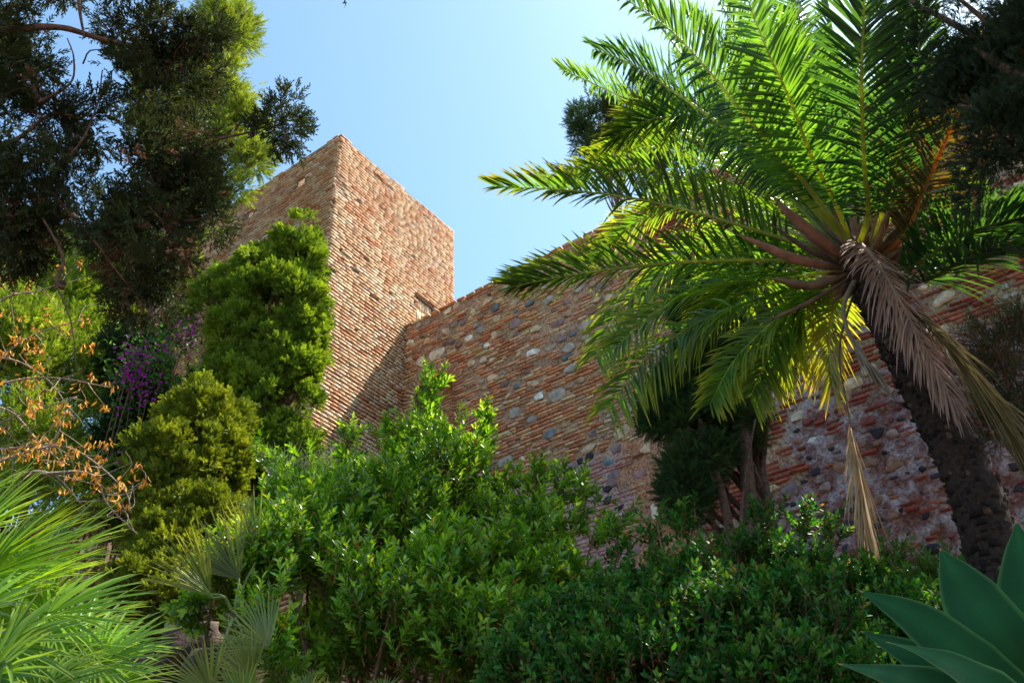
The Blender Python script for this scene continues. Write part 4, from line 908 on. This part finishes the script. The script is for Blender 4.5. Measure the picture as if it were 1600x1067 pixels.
dd = MB(); p2, _ = conifer_crown(dd, OB[:12], 90, 16, .09, PLUME, (.10, .055, .035), (.2, .11, .07), clr=.10, up=-.3, lo=.2, droop=.6); dd.build("dead_twigs", M_DRY, oc)
tb = MB(); tt = spline([oc_b - UZ * .2, np.array([-4.3, 3.6, 3.5]), np.array([-4.0, 3.7, 7.5])], 20); tube(tb, tt, np.linspace(.22, .1, 20), np.array([.11, .07, .05]), 14, .08); tb.build("trunk", M_BARK, oc)
BRQ = [([(-120, 60, 4.4), (0, 48, 4.2), (90, 43, 4.1), (160, 62, 4.1), (230, 76, 4.1)], .024), ([(230, 76, 4.1), (190, 55, 4.1), (218, 45, 4.1), (215, 75, 4.1)], .006), ([(120, -30, 4.0), (125, 20, 4.05), (132, 60, 4.1)], .012),
       ([(20, 260, 4.3), (110, 240, 4.2), (150, 170, 4.1), (160, 110, 4.1)], .008), ([(200, 330, 4.2), (270, 260, 4.1), (330, 222, 4.05), (395, 205, 4.0), (450, 180, 3.95)], .010), ([(60, 160, 4.2), (110, 130, 4.15), (115, 90, 4.1), (105, 60, 4.1)], .007),
       ([(80, 300, 4.3), (150, 380, 4.2), (180, 420, 4.2), (235, 490, 4.2)], .008), ([(260, 60, 4.1), (310, 90, 4.05), (340, 40, 4.0)], .007), ([(100, 450, 4.2), (88, 440, 4.2), (98, 400, 4.2), (60, 330, 4.3)], .012), ([(88, 445, 4.2), (110, 500, 4.2), (118, 560, 4.2), (125, 580, 4.2)], .004),
       ([(250, 330, 4.2), (300, 345, 4.2), (350, 320, 4.2)], .006), ([(-100, 200, 4.5), (0, 230, 4.4), (80, 180, 4.3), (140, 190, 4.2)], .014)]
for q, r in BRQ:
    b = MB(); tube(b, spline([P(*a) for a in q], 26), np.linspace(r * 1.15, r * .45, 26), np.array([.19, .10, .07]), 7, .12); b.build("branch", M_BARK, oc, smooth=True)
b = MB()
for i in rng.choice(len(p1), 150, replace=False):
    e = p1[i]; s0 = e + np.array([rng.normal(-.08, .08), rng.normal(0, .1), rng.normal(.08, .08)]); tube(b, spline([s0, (s0 + e) / 2 + rng.normal(0, .05, 3), e], 8), np.linspace(.006, .002, 8), np.array([.15, .09, .06]), 4, cap=False)
b.build("twigs", M_BARK, oc)
for q in [(361, 226, 4.0), (396, 208, 3.98), (110, 235, 4.2), (120, 215, 4.2), (82, 150, 4.2), (240, 12, 4.1), (298, 340, 4.2), (98, 443, 4.2), (130, 238, 4.2), (344, 232, 4.05)]:
    c = MB(); v = IV.copy(); v *= (1 + .10 * np.sign(np.sin(v[:, :1] * 9) * np.sin(v[:, 1:2] * 9) * np.sin(v[:, 2:] * 9))); c.add(P(*q) + v * np.array([.014, .014, .017]) * 1.1, IF, (.10, .055, .04)); c.build("cone", M_BARK, oc)

# dark conifer at the top right
TR = [PB(1560, 60, 5.0, 80, 60), PB(1480, 40, 5, 60, 60), PB(1520, 150, 5, 60, 50), PB(1600, 190, 5, 60, 50), PB(1560, 230, 5, 50, 30), PB(1450, 110, 5.2, 40, 40), PB(1600, -10, 5, 100, 60), PB(1680, 100, 5, 80, 130), PB(1430, 0, 5.2, 50, 40), PB(1500, -20, 5.1, 60, 40), PB(1545, -5, 5.5, 80, 45), PB(1560, 10, 5.1, 60, 50), PB(1590, 120, 5.2, 60, 70), PB(1540, 290, 5, 30, 24)]
trt = conifer("cypress_tree", "nearly black shaded cypress hanging over the top right corner above the palm", "tree", TR + [[6.7, 5.2, 8.9, 1.3, 1.3, 1.1], [7.4, 6.4, 11.0, 1.2, 1.2, 1.1], [5.7, 4.4, 10.2, 1.0, 1.0, 1.0], [5.2, 3.9, 8.2, 1.0, 1.0, .9], [3.7, 3.1, 7.0, .8, .8, .7]], 2300, 24, .10, PLUME, (.018, .04, .026), (.045, .08, .045), M_DARK, base=np.array([4.6, 4.0]), clr=.16, lo=.2, noise=.4, trunk_r=.18, topi=7)  # blobs after TR: out-of-view foliage added to shade hedge and agave
b = MB()
for q, r in [([(1700, 140, 6), (1600, 160, 6.2), (1575, 190, 6.2), (1555, 215, 6.2), (1548, 240, 6.2)], .012), ([(1700, 60, 6), (1600, 90, 6.2), (1500, 120, 6.4)], .02)]:
    tube(b, spline([P(*a) for a in q], 20), np.linspace(r, r * .4, 20), np.array([.22, .16, .16]), 6, .1)
b.build("branch", M_BARK, trt)

# grey green olive-like shrub against the wall at right
GS = [PB(1560, 540, 9.0, 55, 45), PB(1590, 600, 8.9, 50, 55), PB(1530, 590, 9, 40, 40), PB(1620, 500, 9, 50, 40), PB(1560, 660, 8.9, 45, 40), PB(1630, 640, 8.8, 50, 60), PB(1600, 720, 8.7, 45, 50)]
shrub("olive_shrub", "grey green fine leaved shrub against the wall at the right edge beside the palm trunk", "shrub", GS, 1300, NARROW, .05, .2, 14, (.05, .075, .06), (.10, .135, .11), M_HEDGE, 4, up=.3, lo=.2, spread=50)
# small leafy shrub at wall foot
WSH = [PB(1500, 940, 7.6, 40, 40), PB(1460, 930, 7.8, 40, 30), PB(1390, 900, 7.9, 40, 25)]
shrub("hedge_shrub", "small green shrub at the foot of the wall between hedge and agave leaf", "shrub", WSH, 240, LEAFW, .055, .2, 12, (.035, .11, .02), (.08, .18, .03), M_HEDGE, 2, up=.8, lo=.2)

# ------------------------------------------------------------------ bougainvillea
bo_b = P(215, 700, 11.6); bo_b = np.array([bo_b[0], bo_b[1], 0]); bo_b[2] = tz(bo_b[0], bo_b[1])
bo = thing("bougainvillea", bo_b, "climbing bougainvillea with magenta flower clusters among the dark trees left of the tower", "climber")
CL = [(296, 512, 14), (300, 530, 8), (215, 560, 16), (200, 575, 12), (228, 555, 12), (262, 545, 8), (230, 622, 10), (218, 605, 9), (205, 595, 10), (190, 768, 12), (205, 762, 10), (196, 725, 9), (192, 640, 5), (250, 600, 6), (206, 540, 9), (275, 525, 7), (212, 582, 10)]
br = MB(); vn = MB()
for x, y, r in CL:
    n = int(r * r * .3); c = P(x, y, 10.3); k = np.linalg.norm(c - CAM) / FPX
    p = c + rng.normal(0, 1, (n, 3)) * r * k * .9; scatter(br, *LEAFW, p, frames(rays_rand(n)), rng.uniform(.035, .06, n), colmix(n, (.42, .012, .34), (.62, .03, .52)))
    tube(vn, spline([bo_b, (bo_b + c) / 2 + rng.normal(0, .4, 3), c], 16), np.linspace(.02, .004, 16), np.array([.18, .12, .08]), 5, .1, cap=False)
br.build("flowers", M_BRACT, bo); vn.build("stem", M_BARK, bo)
lf = MB(); n = 1500; i = rng.integers(0, len(CL), n); p = np.array([P(x, y, 10.45) for x, y, r in CL])[i] + rng.normal(0, .16, (n, 3)); scatter(lf, *LEAFW, p, frames(rays_rand(n)), rng.uniform(.05, .08, n), colmix(n, (.03, .09, .02), (.07, .16, .03))); lf.build("foliage", M_HEDGE, bo)

# ------------------------------------------------------------------ branches with dry orange leaves, left
ob_ = np.array([-3.9, 3.9, 0.]); ob_[2] = tz(ob_[0], ob_[1])
ot = thing("ash_tree", ob_, "nearly bare pale twigs with small clusters of dry orange leaves at the left edge", "tree")
tm = MB(); tube(tm, spline([ob_ - UZ * .1, P(-160, 900, 5.2), P(-110, 640, 5.2), P(-90, 480, 5.3)], 20), np.linspace(.07, .03, 20), np.array([.26, .2, .17]), 10, .06); tm.build("trunk", M_BARK, ot)
OBR = [[(-110, 640, 5.2), (0, 600, 5.2), (80, 590, 5.2), (170, 605, 5.2)], [(-110, 560, 5.2), (0, 470, 5.2), (60, 455, 5.2), (100, 440, 5.2)], [(-100, 700, 5.2), (0, 660, 5.2), (60, 640, 5.2), (120, 620, 5.2)],
       [(-110, 600, 5.2), (0, 560, 5.2), (70, 590, 5.2), (110, 640, 5.1)], [(-100, 720, 5.1), (20, 700, 5.1), (80, 690, 5.1), (105, 640, 5.1)], [(-90, 800, 5.0), (20, 745, 5.0), (80, 740, 5.0), (130, 790, 5.0)],
       [(-100, 620, 5.2), (10, 640, 5.2), (60, 690, 5.1), (100, 725, 5.1)], [(-110, 520, 5.3), (0, 440, 5.3), (20, 420, 5.3), (30, 405, 5.3)], [(-90, 760, 5.0), (30, 710, 5.0), (110, 700, 5.0), (190, 760, 5.0), (205, 800, 5.0)], [(60, 740, 5.0), (140, 740, 5.0), (170, 790, 5.0), (215, 835, 5.0)],
       [(-100, 660, 5.2), (0, 560, 5.2), (60, 520, 5.2), (130, 500, 5.2)]]
lf = MB(); tw2 = MB(); cl = []
for q in OBR:
    c = spline([P(*a) for a in q], 26); b = MB(); tube(b, c, np.linspace(.0075, .003, 26), np.array([.36, .28, .24]), 6, .08); b.build("branch", M_BARK, ot, smooth=True)
    for j in range(6, 26, 2):
        e = c[j] + rng.normal(0, .10, 3) + np.array([.05, 0, rng.choice([-.06, .08])]); m_ = (c[j] + e) / 2 + rng.normal(0, .03, 3)
        tube(tw2, spline([c[j], m_, e], 7), np.linspace(.003, .0012, 7), np.array([.42, .32, .25]), 4, cap=False)
        if rng.random() < .62: cl.append(e)
cl += [P(x, y, 5.1) for x, y in [(15, 435), (8, 490), (75, 490), (100, 505), (132, 497), (140, 540), (25, 530), (18, 550), (65, 545), (60, 570), (105, 642), (130, 632), (62, 632), (95, 640), (110, 660), (62, 682), (15, 700), (105, 715), (140, 690), (75, 725), (160, 715), (172, 760)]]
for e in cl:
    n = rng.integers(5, 14); d = unit(rng.normal(0, .45, (n, 3)) - UZ); p = e + rng.normal(0, .018, (n, 3))
    scatter(lf, *leaf_t(.3, .15, .3), p, frames(d), rng.uniform(.025, .05, n), colmix(n, (.42, .17, .025), (.74, .40, .07)))
tw2.build("twigs", M_BARK, ot); lf.build("dry_leaves", M_DRY, ot)

# ------------------------------------------------------------------ rocks and ground cover at the lower left gap
for i, (q, r, lab) in enumerate([((300, 1010, 7.4), .24, "brown boulder under the junipers between the two fan palms"), ((335, 1045, 7.0), .2, "smaller shaded boulder below the brown one at the bottom left gap"), ((235, 1080, 6.6), .25, "boulder half hidden behind the lower left fan palm")]):
    c = P(*q); mb = MB(); stone(mb, c, np.diag([r * 1.2, r, r * .8]), (.085, .058, .045), boxy=.6)
    v = mb.v[0]; mb.v[0] = v + unit(v - c) * ((vnoise(v[:, 0] * 9 + v[:, 1] * 5, v[:, 2] * 9, 4, 3) - .5) * r * .6)[:, None]
    o = mb.build("boulder", M_STONE, smooth=True); tag(o, lab, "boulder")
bank = MB()                                       # earth bank under the rocks
bc = [P(300, 1130, 8.6), P(120, 1100, 9), P(450, 1130, 8.4), P(700, 1150, 8.6), P(1000, 1160, 8.5), P(1300, 1160, 8.6)]

# tiny bird high in the sky
bp_ = P(538, 5, 30); bd = MB(); w = .22
sh = spline([bp_ + np.array([-.12, 0, -.02]), bp_, bp_ + np.array([.16, 0, .02])], 9); tube(bd, sh, np.array([.006, .02, .032, .036, .036, .03, .022, .02, .006]), np.array([.03, .03, .035]), 8)
for sg in (-1, 1):
    c = spline([bp_, bp_ + np.array([.05, sg * .14, .10]), bp_ + np.array([-.06, sg * .34, .04])], 9); t = np.linspace(1, .1, 9)
    a = c + np.array([.05, 0, 0]) * t[:, None]; b_ = c - np.array([.05, 0, 0]) * t[:, None]; v = np.vstack([a, b_, c - UZ * .008]); q = np.array([[j, j + 1, 10 + j, 9 + j] for j in range(8)] + [[j, 18 + j, 19 + j, j + 1] for j in range(8)] + [[9 + j, 10 + j, 19 + j, 18 + j] for j in range(8)])
    bd.add(v, q, np.array([.03, .03, .035]))
o = bd.build("bird", M_DRY); tag(o, "tiny dark bird flying at the very top of the sky", "bird")
print("objects", len(bpy.data.objects), "polys", sum(len(m.polygons) for m in bpy.data.meshes))
